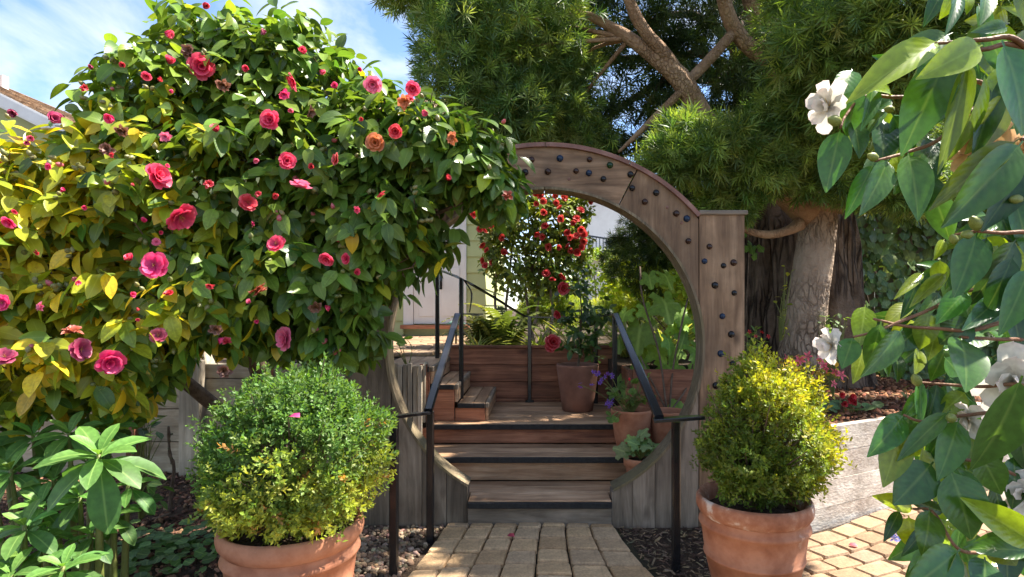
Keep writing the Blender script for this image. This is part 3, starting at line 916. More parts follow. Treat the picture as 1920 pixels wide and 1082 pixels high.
for i, (z0, z1, y) in enumerate(((0.17, 0.299, 3.872), (0.335, 0.444, 4.222))):
    box("riser", -0.94, 0.97, y + .002, y + .03, z0 + .003, z1, M_RED if i else M_TREAD, steps)
box("nosing", -0.95, 0.70, 3.832, 3.850, 0.297, 0.334, M_NOSING, steps)
box("nosing", -0.72, 0.63, 4.182, 4.200, 0.442, 0.479, M_NOSING, steps)
box("deck_skirt", 0.642, 0.665, 4.21, 5.18, 0.02, 0.478, M_RED_Y, steps)

# side steps up to the upper patio
side = thing("side_steps", (-0.6, 4.6, 0.48), "three narrow redwood side steps climbing from the deck to the upper patio", "steps")
sx = (-0.33, -0.555, -0.735)
sz = (0.615, 0.75, 0.88)
SY0, SY1 = 4.30, 5.17
for i in range(3):
    xr = sx[i]
    xl = sx[i + 1] if i < 2 else -1.15
    zb = 0.482 if i == 0 else sz[i - 1] + .001
    box("riser", xr - .024, xr - .002, SY0 + .02, SY1, zb, sz[i] - .036, M_TREAD_Y, side)
    box("side_panel", (xl - .02 if i < 2 else xl), xr - .026, SY0 + .006, SY0 + .028, 0.482, sz[i] - .037, M_RED, side)
    w = (xr - xl) / 2
    for k in range(2):
        box("tread_board", xl + .003 + k * w, xl - .001 + (k + 1) * w - (0.022 if k else 0), SY0 - .012, SY1, sz[i] - .035, sz[i], M_TREAD_Y, side)
    box("nosing", xr - .021, xr + .004, SY0 - .014, SY1, sz[i] - .036, sz[i] + .001, M_GREY, side)
    box("edge_strip", xl + .003, xr - .024, SY0 - .026, SY0 - .014, sz[i] - .036, sz[i] + .0005, M_NOSING, side)
box("newel_board", -0.83, -0.775, SY0 - .03, SY0 + .003, 0.482, 0.90, M_RED, side)

# planter behind the deck and to the right
pl = thing("deck_planter", (0, 5.2, 0.48), "long low planter wall of dark red boards along the back of the deck", "planter wall")
zz = 0.36
for i in range(4):
    h = 0.148
    box("board", -0.76, 0.70, 5.195 + random.uniform(-.002, .002), 5.235, zz + .0015, zz + h - .0015, M_RED, pl)
    zz += h
box("cap_board", -0.77, 0.71, 5.18, 5.26, zz + .001, zz + .024, M_RED, pl)
pr = thing("side_planter", (0.75, 4.7, 0.48), "redwood planter wall running beside the deck under broad-leaved vines", "planter wall")
zz = 0.30
for i in range(4):
    box("board", 0.69, 0.725, 4.30 + random.uniform(-.002, .002), 5.19, zz + .0015, zz + .1385, M_RED_Y, pr)
    zz += .14
box("end_board", 0.727, 1.30, 4.30, 4.335, 0.34, zz - .0015, M_RED, pr)

# grey slatted tub at the left of the side steps
tub = thing("slatted_planter", (-0.86, 4.32, 0.48), "grey weathered wood planter of upright slats beside the redwood side steps", "planter")
for k in range(7):
    x = -1.045 + k * .036
    box("slat", x, x + .031, 4.20 + .010 * (k % 2), 4.222 + .010 * (k % 2), 0.337 if k < 7 else .48, 0.905 + random.uniform(-.015, .012), M_PALEZ, tub, bev=.003)
for k in range(4):
    y = 4.235 + k * .036
    box("slat", -0.800, -0.781, y, y + .031, 0.482, 0.905 + random.uniform(-.012, .012), M_PALEZ, tub, bev=.003)
box("soil", -1.04, -0.803, 4.235, 4.37, 0.5, 0.86, M_SOIL, tub)

# ------------------------------------------------------------------ handrails
hl = thing("left_stair_handrail", (-0.6, 3.3, 0), "black iron stair handrail beside the slatted planter, its lower arm reaching over the big boxwood", "handrail")
A, B, Ct = P(803, 770, 3.24), P(858, 590, 4.42), P(727, 783, 2.85)
bar("grip", [A, B], .046, .026, M_IRON, hl)
bar("lower_arm", [Ct, A + Vector((0, -.002, -.012))], .045, .018, M_IRON, hl)
bar("post", [(A.x + .008, 3.26, 0), (A.x + .008, 3.26, A.z - .008)], .040, .040, M_IRON, hl)
bar("post", [(Ct.x + .03, 2.85, 0), (Ct.x + .03, 2.85, Ct.z - .01)], .040, .040, M_IRON, hl)
hr = thing("right_stair_handrail", (0.7, 3.0, 0), "black iron stair handrail rising past the clay pots near the conical boxwood", "handrail")
A2, B2 = P(1236, 783, 2.93), P(1154, 590, 4.42)
E2 = P(1320, 782, 2.90)
bar("grip", [A2, B2], .046, .026, M_IRON, hr)
bar("lower_arm", [A2 + Vector((-.03, -.004, -.013)), E2], .075, .018, M_IRON, hr)
bar("post", [(.712, 2.93, 0), (.712, 2.93, A2.z - .02)], .040, .040, M_IRON, hr)
bar("post", [(B2.x - .005, 4.43, 0.48), (B2.x - .005, 4.43, B2.z - .006)], .036, .036, M_IRON, hr)
dr = thing("deck_railing", (-0.5, 4.5, 0.48), "thin black iron railing sloping from the side steps round the back of the deck", "railing")
def rail_post(u, Y, z0, v_top):
    p = P(u, v_top, Y)
    bar("post", [(p.x, Y, z0), (p.x, Y, p.z)], .034, .034, M_IRON, dr)
    return p
a = rail_post(865, 4.5, 0.48, 523)
bar("post_foot", [(a.x, 4.5, .481), (a.x, 4.5, .505)], .085, .085, M_IRON, dr)
bar("post_foot", [(a.x, 4.5, .5055), (a.x, 4.5, .535)], .055, .055, M_IRON, dr)
b = rail_post(820, 5.0, 0.88, 505)
c = rail_post(993, 5.15, 0.48, 594)
bar("post_foot", [(c.x, 5.15, .481), (c.x, 5.15, .50)], .075, .03, M_IRON, dr)
d = rail_post(1117, 5.1, 0.48, 594)
top = spline([b + Vector((-.05, .02, .01)), b, a, P(925, 557, 4.8), P(975, 588, 5.08), c, P(1050, 595, 5.13), d], 40)
bar("top_rail", top, .030, .014, M_IRON, dr)
bar("end_rail", [d, P(1152, 589, 4.43)], .026, .012, M_IRON, dr)
sc_ = spline([a + Vector((0.02, .0, -.01)), P(884, 548, 4.5), P(882, 575, 4.5), P(880, 586, 4.5)], 12)
bar("scroll", sc_, .014, .010, M_IRON, dr)
bar("hand_loop", [P(858, 589, 4.47), P(906, 589, 4.52)], .016, .010, M_IRON, dr)

# ------------------------------------------------------------------ retaining walls
rw = thing("whitewashed_wall", (WALL_A.x, WALL_A.y, 0), "low whitewashed plank retaining wall holding the mulch bed by the brick patio", "retaining wall")
def wall_board(s0, s1, z0, z1, t=0.045, dn=0.0):
    n = 6
    V, Fc = [], []
    for i in range(n + 1):
        s = s0 + (s1 - s0) * i / n
        for off, z in ((dn, z0 + .002), (dn, z1 - .002), (dn - t, z1 - .002), (dn - t, z0 + .002)):
            x, y = wl(s, off + random.uniform(-.001, .001))
            V.append((x, y, z + random.uniform(-.0015, .0015)))
    for i in range(n):
        for k in range(4):
            k2 = (k + 1) % 4
            Fc.append((i * 4 + k, (i + 1) * 4 + k, (i + 1) * 4 + k2, i * 4 + k2))
    Fc += [(0, 1, 2, 3), (n * 4 + 3, n * 4 + 2, n * 4 + 1, n * 4)]
    o = pydata("board", V, Fc, M_WHITE, rw)
    bm = bmesh.new(); bm.from_mesh(o.data); bmesh.ops.recalc_face_normals(bm, faces=bm.faces[:]); bm.to_mesh(o.data); bm.free()
M_WHITE = wood_mat("whitewashed_board", (0.46, 0.40, 0.32), (0.70, 0.63, 0.53), (0.80, 0.74, 0.65), 'x', grain=9, rnd=0.08, stain=(0.27, 0.20, 0.15), bump=0.7)
for i in range(4):
    z0 = 0.0 if i == 0 else 0.16 * i - .03
    z1 = 0.16 * (i + 1) - .03
    z1 = min(z1, .605)
    wall_board(0.02, 2.2 + .15 * (i % 2), z0, z1, dn=random.uniform(-.003, .003))
    wall_board(2.206 + .15 * (i % 2), 5.2, z0, z1, dn=random.uniform(-.003, .003))
for s in (0.5, 2.3, 4.0):
    q = [wl(s, -.05), wl(s + .09, -.05), wl(s + .09, -.13), wl(s, -.13)]
    V = [(x, y, 0) for x, y in q] + [(x, y, .60) for x, y in q]
    pydata("post", V, [(3, 2, 1, 0), (4, 5, 6, 7), (0, 1, 5, 4), (1, 2, 6, 5), (2, 3, 7, 6), (3, 0, 4, 7)], M_PALEZ, rw)

lw = thing("pale_board_wall", (-2.7, 4.65, 0), "pale weathered board retaining wall with uprights behind the mulch bed and camellia", "retaining wall")
xs = [-8.2, -6.9, -5.6, -4.3, -3.35, -2.62, -1.95, -1.22]
for k in range(7):
    zz = 0.0
    for h in (0.25, 0.26, 0.24, 0.12):
        box("board", xs[k] + .002, xs[k + 1] - .002, 4.64 + random.uniform(-.004, .004), 4.685, zz + .003, zz + h - .003, M_PALEW, lw)
        zz += h
for x, w, hh, mt in ((-5.65, .12, .86, M_PALEZ), (-4.35, .12, .88, M_PALEZ), (-2.75, .16, .90, M_PALEZ), (-3.16, .07, .84, M_RED), (-2.14, .09, .88, M_RED), (-1.55, .13, .92, M_PALEZ)):
    box("upright", x, x + w, 4.545, 4.634, 0.0, hh, mt, lw)
for u0, v0, u1, v1 in ((440, 655, 462, 700), (475, 640, 500, 698), (590, 650, 600, 700), (330, 650, 352, 692), (390, 660, 398, 700)):
    p0, p1 = P(u1, v1, 4.72), P(u0, v0, 4.80)
    bar("leaning_stake", [(p1 + (p0 - p1) * 1.0) - Vector((0, 0, .03)), p1], .07, .03, M_PALEZ, lw)

# ------------------------------------------------------------------ buildings
M_SIDE = rough_mat("pale_green_paint", [(0.3, (0.42, 0.44, 0.20)), (0.7, (0.50, 0.52, 0.25))], 3, rough=0.6, bump=0.1, dist=0.002, rnd=0.05)
M_WPAINT = rough_mat("white_paint", [(0.3, (0.70, 0.66, 0.62)), (0.7, (0.80, 0.77, 0.73))], 3, rough=0.5, bump=0.06, dist=0.002)
M_ROOF = wood_mat("cedar_shingle", (0.16, 0.10, 0.06), (0.30, 0.20, 0.125), (0.44, 0.33, 0.23), 'x', grain=6, rnd=0.4, knots=False)
M_GLASS = glass_mat("window_glass", (0.03, 0.04, 0.05))
HY = 8.5
house = thing("green_house", (-2.5, HY + 2, 0.87), "pale green lapped-siding house with a white door beyond the gate", "house")
hx1 = -0.695
dx0, dx1 = P(776, 0, HY).x, P(872, 0, HY).x
dz0 = P(0, 609, HY).z
body = box("wall_core", -6.0, hx1 - .03, HY + .05, 14.0, 0.80, 3.75, M_SIDE, house, bev=0)
zz = 0.88
k = 0
while zz < 3.7:
    h = 0.232
    zt = min(zz + h, 3.74)
    for x0, x1 in ((-6.0, dx0 - .15), (dx1 + .02, hx1)):
        if zt < dz0 - .03:
            if x0 > -3: continue
            x1 = hx1
        elif zz < dz0 - .03 and x0 > -3:
            pass
        V = [(x0, HY - .014, zz), (x1, HY - .014, zz), (x1, HY + .004, zt), (x0, HY + .004, zt), (x0, HY + .045, zz), (x1, HY + .045, zz), (x1, HY + .045, zt), (x0, HY + .045, zt)]
        pydata("siding_board", V, [(0, 1, 2, 3), (5, 4, 7, 6), (4, 5, 1, 0), (3, 2, 6, 7), (1, 5, 6, 2), (4, 0, 3, 7)], M_SIDE, house)
    V = [(hx1 + .014, HY + .0, zz), (hx1 + .014, 14, zz), (hx1 - .004, 14, zt), (hx1 - .004, HY + .0, zt), (hx1 - .028, HY, zz), (hx1 - .028, 14, zz), (hx1 - .028, 14, zt), (hx1 - .028, HY, zt)]
    pydata("siding_board", V, [(0, 1, 2, 3), (5, 4, 7, 6), (4, 5, 1, 0), (3, 2, 6, 7), (1, 5, 6, 2), (4, 0, 3, 7)], M_SIDE, house)
    zz += h + .001
dt = dz0 + 2.02
door = box("door", dx0, dx1 - .0, HY - .012, HY + .03, dz0 + .012, dt, M_WPAINT, house)
pw = (dx1 - dx0)
for z0, z1 in ((.12, .82), (.95, 1.9)):
    for q0, q1 in ((.10, .47), (.53, .90)):
        box("panel", dx0 + pw * q0, dx0 + pw * q1, HY - .020, HY - .0125, dz0 + z0, dz0 + z1, M_WPAINT, door, bev=.006)
hz = P(0, 530, HY).z
hxp = P(826, 0, HY).x
box("handle_plate", hxp - .028, hxp + .028, HY - .022, HY - .0205, hz - .10, hz + .16, M_IRON, door, bev=0)
bar("handle", [(hxp + .012, HY - .05, hz - .08), (hxp + .012, HY - .06, hz + .02), (hxp + .012, HY - .05, hz + .10)], .018, .018, M_IRON, door)
for x0, x1 in ((dx0 - .145, dx0 - .004), (dx1 + .004, dx1 + .02)):
    box("door_casing", x0, x1, HY - .04, HY + .03, dz0 + .002, dt + .05, M_WPAINT, house)
box("door_casing", dx0 - .145, dx1 + .02, HY - .04, HY + .03, dt + .052, dt + .2, M_WPAINT, house)
box("threshold", dx0 - .17, dx1 + .07, HY - .14, HY - .042, dz0 - .055, dz0, M_RED, house)
roofp = [(-6.3, HY - .45, 3.70), (-.25, HY - .45, 3.70), (-.25, 11.2, 5.2), (-6.3, 11.2, 5.2)]
o = pydata("roof", [(x, y, z) for x, y, z in roofp] + [(x, y, z + .09) for x, y, z in roofp] + [(-.25, 14.4, 3.7), (-6.3, 14.4, 3.7), (-.25, 14.4, 3.79), (-6.3, 14.4, 3.79)],
           [(0, 1, 5, 4), (4, 5, 6, 7), (3, 2, 1, 0), (1, 2, 6, 5), (0, 4, 7, 3), (7, 6, 10, 11), (2, 3, 9, 8), (8, 9, 11, 10), (2, 8, 10, 6), (3, 7, 11, 9)], M_ROOF, house)

cott = thing("shingled_cottage", (-12.5, 13.5, 0.87), "white-trimmed cottage with brown cedar shingle roof behind the camellia", "house")
RY0, RY1 = 11.0, 17.0
sl = 0.50
ex, ez = -8.45, P(0, 0, 1).z * 0 + 4.52
n_c = 17
cl = 0.30
ca, sa = cos(math.atan(sl)), sin(math.atan(sl))
box("wall", -15.5, ex - .35, RY0 + .35, RY1 - .3, 0.8, ez - .1, M_SIDE, cott, bev=0)
pydata("gable", [(ex - .4, RY0 + .34, ez - .12), (-15.6, RY0 + .34, ez - .12), (-12.0, RY0 + .34, ez + (ex - .2 + 12.0) * sl)], [(0, 2, 1)], M_SIDE, cott)
pydata("roof", [(ex, RY0, ez), (ex, RY1, ez), (-12.3, RY1, ez + (ex + 12.3) * sl), (-12.3, RY0, ez + (ex + 12.3) * sl),
                (-16.2, RY1, ez), (-16.2, RY0, ez)], [(0, 1, 2, 3), (3, 2, 4, 5)], M_ROOF, cott)
bar("fascia", [(ex, RY0 - .02, ez - .10), (-12.3, RY0 - .02, ez + (ex + 12.3) * sl - .10)], .05, .24, M_WPAINT, cott)
bar("eave_board", [(ex + .02, RY0, ez - .08), (ex + .02, RY1, ez - .08)], .05, .16, M_WPAINT, cott)
roof_o = [o for o in cott.children if o.name.startswith("roof")][0]
for i in range(n_c):
    y = RY0 - .03
    while y < RY1 - .1:
        wd = random.uniform(.22, .36)
        if y > RY0 + 4.2: wd = 1.2
        x0 = ex + .04 - i * cl * ca * .72
        z0 = ez + (ex - x0) * sl + .012
        l = cl
        d = random.uniform(-.02, .02)
        t = .03
        V = []
        for yy_ in (y + .004, y + wd - .004):
            for s_, h_ in ((0 + d, .035), (0 + d, .0), (l, .0), (l, .012)):
                V.append((x0 - s_ * ca - h_ * -sa * 1, yy_, z0 + s_ * sa + h_ * ca + (.012 if s_ < .1 else 0)))
        pydata("shingle", V, [(0, 1, 5, 4), (1, 2, 6, 5), (2, 3, 7, 6), (3, 0, 4, 7), (0, 3, 2, 1), (4, 5, 6, 7)], M_ROOF, roof_o)
        y += wd
vp = P(5, 150, 12.5)
bar("vent_pipe", [vp - Vector((0, 0, .5)), vp + Vector((0, 0, .08))], .16, .16, M_WPAINT, cott)

wh = thing("white_house", (4.5, 24, 0.87), "white two-storey house with a balcony rail seen far behind the red camellia", "house")
WY = 22.0
x0, x1 = P(1060, 0, WY).x, P(1330, 0, WY).x
zt = P(0, 385, WY).z
box("wall", x0 + .3, x1, WY, WY + 6, 0.5, zt, M_WPAINT, wh, bev=0)
px = P(1150, 0, WY).x
pydata("gable", [(x0 + .3, WY - .002, zt), (x1, WY - .002, zt), (px + .3, WY - .002, P(0, 325, WY).z), (x0 + .3, WY + 6, zt), (x1, WY + 6, zt), (px + .3, WY + 6, P(0, 325, WY).z)], [(0, 1, 2), (3, 5, 4), (0, 2, 5, 3), (1, 4, 5, 2)], M_WPAINT, wh)
for xa in (x0, x1):
    e = Vector((xa, WY - .35, zt - .12)); r = Vector((px + .3, WY - .35, P(0, 322, WY).z))
    e2, r2 = e + Vector((0, 6.7, 0)), r + Vector((0, 6.7, 0))
    t_ = Vector((0, 0, .14))
    pydata("roof_slope", [e, r, r2, e2, e + t_, r + t_, r2 + t_, e2 + t_], [(0, 1, 2, 3), (7, 6, 5, 4), (0, 4, 5, 1), (1, 5, 6, 2), (2, 6, 7, 3), (3, 7, 4, 0)], M_ROOF, wh)
bz = P(0, 468, WY - 1).z
bx0, bx1 = P(1098, 0, WY - 1).x, P(1150, 0, WY - 1).x
box("balcony_floor", bx0, bx1 + 1, WY - 1.1, WY - .01, bz - .2, bz, M_WPAINT, wh)
bal = bar("balcony_rail", [(bx0, WY - 1.05, bz + .5), (bx1, WY - 1.05, bz + .35)], .05, .06, M_IRON, wh)
for i in range(9):
    f = i / 8
    xx = bx0 + (bx1 - bx0) * f
    bar("baluster", [(xx, WY - 1.05, bz + .01), (xx, WY - 1.05, bz + .47 - .15 * f)], .03, .03, M_IRON, bal)
for xa, za in ((x0 + 1.6, 2.9), (x0 + 3.6, 2.9)):
    w_ = box("window", xa, xa + .9, WY - .05, WY - .004, za, za + 1.1, M_WPAINT, wh)
    box("pane", xa + .06, xa + .84, WY - .06, WY - .051, za + .06, za + 1.04, M_GLASS, w_, bev=0)

# path light
lamp = thing("path_light", (P(855, 0, 6.6).x, 6.6, 0.87), "small path lamp with green metal hat near the house corner", "garden lamp")
lx = lamp.location.x
tube("stake", [(lx, 6.6, .87), (lx, 6.6, 1.13)], .012, M_IRON, lamp)
M_VERD = rough_mat("verdigris", [(0.3, (0.12, 0.22, 0.17)), (0.7, (0.22, 0.34, 0.28))], 20, rough=0.6)
v, f = lathe_geo([(0.0, .05), (.05, .03), (.115, .0), (.11, -.006), (.02, .012)], (lx, 6.6, 1.13), 20)
pydata("hat", v, f, M_VERD, lamp, True)

# ------------------------------------------------------------------ plant pieces
LEAF_CAM = leaf_base(6, 0.54, 0.60, 0.80, 0.28, 0.26, petiole=0.06)
LEAF_BIG = leaf_base(9, 0.50, 0.70, 0.98, 0.30, 0.20, petiole=0.07)
LEAF_OVAL = leaf_base(3, 0.60, 0.7, 0.7, 0.2, 0.15)
LEAF_WHORL = leaf_base(8, 0.41, 0.95, 0.62, 0.35, 0.35, petiole=0.06, ripple=0.006)
STRAP = leaf_base(6, 0.055, 0.3, 0.6, 0.4, 0.55)

def merge_bases(parts):
    """list of (base, R3, T3, scale) -> one base"""
    V, Fc, U = [], [], []
    o = 0
    for (v, f, u), R, T, s in parts:
        V.append((v * s) @ np.asarray(R).T + np.asarray(T)); Fc.append(f + o); U.append(u); o += len(v)
    return np.vstack(V), np.vstack(Fc), np.vstack(U)

def fr1(d, n):
    return frames(np.array([d], float), np.array([n], float))[0]

def polar_leaf(fn, n=22, cup=0.12):
    V = [(0, 0.42, 0)]
    U = [(0.5, 0.42)]
    for i in range(n):
        a = 2 * pi * i / n
        r = fn(a)
        x, y = r * sin(a), 0.42 - r * cos(a) * 1.0
        V.append((x, y, -cup * r * r * 2 + (0.03 if i % 2 else -0.01)))
        U.append((0.5 + x * .9, y))
    Fc = [(0, 1 + i, 1 + (i + 1) % n) for i in range(n)]
    return np.array(V), np.array(Fc), np.array(U)
def ivy_r(a):          # a = 0 at the stalk
    b = abs((a + pi) % (2 * pi) - pi)
    return 0.30 + 0.16 * max(cos((b - 2.05) * 2.6), 0) + 0.26 * max(cos((b - pi) * 2.2), 0) - 0.12 * (b < 0.35)
def grape_r(a):
    b = abs((a + pi) % (2 * pi) - pi)
    return 0.36 + 0.10 * cos(5 * b + pi) + 0.12 * (b / pi) - 0.18 * max(0, 1 - b / 0.35) + 0.03 * cos(15 * b)
IVY = polar_leaf(ivy_r, 14, 0.15)
GRAPE = polar_leaf(grape_r, 44, 0.22)
ROUND = polar_leaf(lambda a: 0.44 - 0.12 * max(0, 1 - abs((a + pi) % (2 * pi) - pi) / 0.4), 14, -0.12)

def flower_mesh(name, rings, stamen=0.22, ns=14, seed=1, petal=None, ruffle=0.12):
    rs = random.Random(seed)
    petal = petal or leaf_base(5, 0.85, 0.55, 0.30, 0.25, -0.12, ripple=0.03)
    parts = []
    for n, r, tilt, ph in rings:
        for k in range(n):
            a = 2 * pi * (k + ph) / n + rs.uniform(-.18, .18)
            e = tilt + rs.uniform(-ruffle, ruffle)
            d = (cos(a) * cos(e), sin(a) * cos(e), sin(e))
            nn = (-cos(a) * sin(e) + rs.uniform(-.2, .2), -sin(a) * sin(e) + rs.uniform(-.2, .2), cos(e))
            parts.append((petal, fr1(d, nn), (0, 0, 0.02 * len(parts) / 4), r * rs.uniform(.88, 1.08)))
    V, Fc, U = merge_bases(parts)
    np_ = len(Fc)
    if stamen:
        sp = leaf_base(1, 0.25, 0.3, 0.2, 0.0, 0.0)
        sps = []
        for k in range(ns):
            a, e = rs.uniform(0, 2 * pi), rs.uniform(.7, 1.5)
            sps.append((sp, fr1((cos(a) * cos(e), sin(a) * cos(e), sin(e)), (cos(a + 1.5), sin(a + 1.5), .1)), (0, 0, .06), stamen * rs.uniform(.8, 1.5)))
        v2, f2, u2 = merge_bases(sps)
        Fc = np.vstack([Fc, f2 + len(V)]); V = np.vstack([V, v2]); U = np.vstack([U, u2])
    me = raw_mesh(name, V, Fc, U)
    me.materials.append(M_PETAL); me.materials.append(M_STAMEN)
    idx = np.zeros(len(Fc), np.int32); idx[np_:] = 1
    me.polygons.foreach_set("material_index", idx)
    return me
FL_FULL = [flower_mesh("flower", [(7, 1.0, .12, 0), (6, .82, .5, .4), (5, .55, .95, .2)], .22, 12, s) for s in (1, 2)]
FL_OPEN = flower_mesh("flower", [(7, 1.0, .1, 0), (6, .9, .35, .5)], .32, 22, 5)
FL_CUP = flower_mesh("flower", [(6, 1.0, .85, 0), (5, .9, 1.1, .5)], 0, 0, 6)
FL_DEAD = flower_mesh("withered_flower", [(7, .85, .7, 0), (7, .75, 1.0, .4), (5, .5, 1.3, .2)], 0, 0, 9, leaf_base(4, 0.7, 0.5, 0.3, 0.5, 0.5, ripple=.08), ruffle=.5)
FL_WHITE = flower_mesh("flower", [(7, 1.0, .30, 0), (5, .8, .75, .3)], .34, 26, 11, leaf_base(6, 0.62, 0.75, 0.3, 0.35, -0.10, ripple=.05), ruffle=.5)
FL_STAR = flower_mesh("floret", [(5, 1.0, .3, 0)], .2, 4, 12, leaf_base(2, .5, .6, .5, .2, .1))
bv, bf = lathe_geo([(0.0, -.5), (.26, -.38), (.36, -.1), (.30, .2), (.12, .45), (0.0, .56)], seg=8)
BUD_ME = mesh_from("bud", bv, bf, True); BUD_ME.materials.append(M_BUD)
BUD_ME.uv_layers.new(name="uv")

def face_cam(p, spread=0.5, up=0.15):
    d = np.array([0, 0, EYE + up]) - np.array(p)
    d /= np.linalg.norm(d)
    d = d + rng.normal(size=3) * spread
    d /= np.linalg.norm(d)
    x = unit(1)[0]
    x = np.cross(x, d); x /= np.linalg.norm(x)
    y = np.cross(d, x)
    return np.stack([x, y, d], axis=-1)

UP = np.array([0, 0, 1.0])
def shoot_leaves(pts, nor, m, size, spread=(0.7, 1.25), droop=0.35, spacing=0.16, upw=0.35, rnd=0.4):
    """leafy shoots: returns R,T,S and the shoot number of each leaf"""
    n = len(pts)
    s = nor * 0.8 + UP * upw + rng.normal(size=(n, 3)) * rnd
    s /= np.linalg.norm(s, axis=1, keepdims=True)
    h = unit(n)
    a = np.cross(s, h); a /= np.linalg.norm(a, axis=1, keepdims=True)
    b = np.cross(s, a)
    Rl, Tl, Sl, Il = [], [], [], []
    for i in range(m):
        phi = i * 2.399 + rng.random(n) * 0.8
        perp = a * np.cos(phi)[:, None] + b * np.sin(phi)[:, None]
        al = spread[0] + (spread[1] - spread[0]) * (i + rng.random(n)) / m
        d = s * np.cos(al)[:, None] + perp * np.sin(al)[:, None]
        d[:, 2] -= droop * (0.5 + rng.random(n))
        nh = s + UP * 0.5 + rng.normal(size=(n, 3)) * 0.25
        sz = size * (0.72 + 0.5 * rng.random(n))
        Rl.append(frames(d, nh)); Tl.append(pts - s * (i * spacing * size)[..., None] if hasattr(i * spacing * size, '__len__') else pts - s * (i * spacing * size))
        Sl.append(sz); Il.append(np.arange(n))
    return np.vstack(Rl), np.vstack(Tl), np.hstack(Sl), np.hstack(Il)

def px_of(T):
    return CU + FPX * T[:, 0] / T[:, 1], CV + FPX * (EYE - T[:, 2]) / T[:, 1]

def branch_to(parent, root, ends, r0, mat, name="branch", wob=0.08, seg=7, n=8):
    for e in ends:
        root_, e = Vector(root), Vector(e)
        mid = root_.lerp(e, 0.5) + Vector(rng.normal(size=3) * wob) + Vector((0, 0, wob))
        pts = spline([root_, mid, e], n)
        tube(name, pts, [r0 * (1 - .8 * i / (n - 1)) for i in range(n)], mat, parent, seg)

# ------------------------------------------------------------------ the pink camellia
cam_lobes = [(40, 490, 2.85, 170, 225, .50), (150, 640, 2.75, 170, 125, .40), (-120, 480, 2.9, 160, 250, .5), (310, 400, 3.1, 190, 200, .55), (330, 225, 3.2, 130, 130, .45),
             (430, 110, 3.3, 105, 88, .40), (545, 160, 3.3, 135, 110, .45), (330, 560, 2.9, 220, 105, .45), (520, 330, 3.15, 190, 170, .50), (550, 520, 2.95, 150, 115, .38),
             (690, 290, 3.1, 130, 130, .36), (640, 420, 3.0, 140, 120, .34), (740, 420, 2.95, 95, 85, .30), (800, 280, 3.0, 105, 95, .30), (885, 310, 2.95, 80, 75, .24),
             (930, 355, 2.9, 48, 45, .18), (650, 615, 2.9, 65, 65, .22), (640, 170, 3.3, 75, 70, .30), (235, 715, 2.75, 40, 70, .16), (800, 470, 2.9, 48, 42, .16), (440, 600, 2.95, 130, 52, .30), (570, 605, 3.0, 90, 42, .25), (290, 620, 2.85, 80, 50, .25), (60, 720, 2.7, 120, 60, .3), (670, 520, 3.0, 80, 70, .25)]
CC, CR = lobes_of(cam_lobes)
camellia = thing("pink_camellia", (-1.75, 4.05, 0), "huge camellia shrub with pink and red blooms and yellowing leaves leaning against the gate", "shrub")
pts, nor = sample_lobes(CC, CR, 3900, 0.50, 1.08, front=0.35)
gap = np.array([noise.noise(Vector(q) * 4.2) for q in pts])
pts, nor = pts[gap > -0.17], nor[gap > -0.17]
p2_, n2_ = sample_lobes(CC, CR, 300, 1.08, 1.24, skip_inside=1.1)
pts, nor = np.vstack([pts, p2_]), np.vstack([nor, n2_])
R_, T_, S_, I_ = shoot_leaves(pts, nor, 6, 0.106, droop=0.8, spacing=.22)
u_, v_ = px_of(T_)
py = np.clip(0.82 - (u_ - 60) / 760, 0.12, 0.78) * np.clip((v_ - 60) / 220, 0.15, 1)
sh = rng.random(len(pts))[I_]
yel = (0.55 * sh + 0.45 * rng.random(len(T_))) < py * 0.95
full = rng.random(len(T_)) < 0.33
G = mixcol((0.055, 0.12, 0.022), (0.24, 0.33, 0.04), rng.random(len(T_)) * np.clip(1.35 - u_ / 900, .25, 1))  # greens lighter to the left: that side's sunlight put into the leaf colour
Yc = mixcol((0.32, 0.35, 0.026), (0.72, 0.50, 0.028), full * (0.55 + .45 * rng.random(len(T_))))
tint = jitter_tint(np.where(yel[:, None], Yc, G), 0.25)
leaf_set(camellia, LEAF_CAM, R_, T_, S_, tint, M_LEAF, M_LEAF_A, 300, cell=26)
# wood of the camellia
tr = spline([(-1.75, 4.05, -.03, .075), (-1.72, 3.9, .45, .065), (-1.70, 3.65, .9, .055), (-1.72, 3.4, 1.3, .045)], 14)
tube("trunk", [p[:3] for p in tr], [p[3] for p in tr], M_TWIG, camellia, 10)
tr = spline([(-1.80, 4.08, -.03, .06), (-2.0, 3.95, .5, .05), (-2.25, 3.6, .95, .04), (-2.4, 3.2, 1.3, .03)], 12)
tube("trunk", [p[:3] for p in tr], [p[3] for p in tr], M_TWIG, camellia, 9)
branch_to(camellia, (-1.72, 3.4, 1.3), [tuple(c) for c, q in zip(CC, cam_lobes) if q[0] > 350], .032, M_TWIG)
branch_to(camellia, (-2.4, 3.2, 1.3), [tuple(c) for c, q in zip(CC, cam_lobes) if q[0] <= 350], .03, M_TWIG)
geo = []
sel = rng.choice(len(pts), 420, replace=False)
for i in sel:
    j = np.argmin(((CC - pts[i]) ** 2).sum(1))
    a_, b_ = Vector(pts[i]), Vector(pts[i] + (CC[j] - pts[i]) * 0.75)
    m_ = a_.lerp(b_, .5) + Vector((rng.normal() * .02, rng.normal() * .02, -.02))
    geo.append(tube_geo([b_, m_, a_], [.006, .0045, .0025], 4, False))
v, f = join_geo(geo)
tag(pydata("twigs", v, f, M_TWIG, camellia, True), kind='stuff')
PINK, HOT, LIGHT, RED, DARK = (.80, .04, .13), (.85, .03, .20), (.85, .17, .32), (.66, .02, .04), (.36, .03, .10)
ORG, RUST, BROWN = (.62, .19, .05), (.36, .06, .015), (.17, .065, .025)
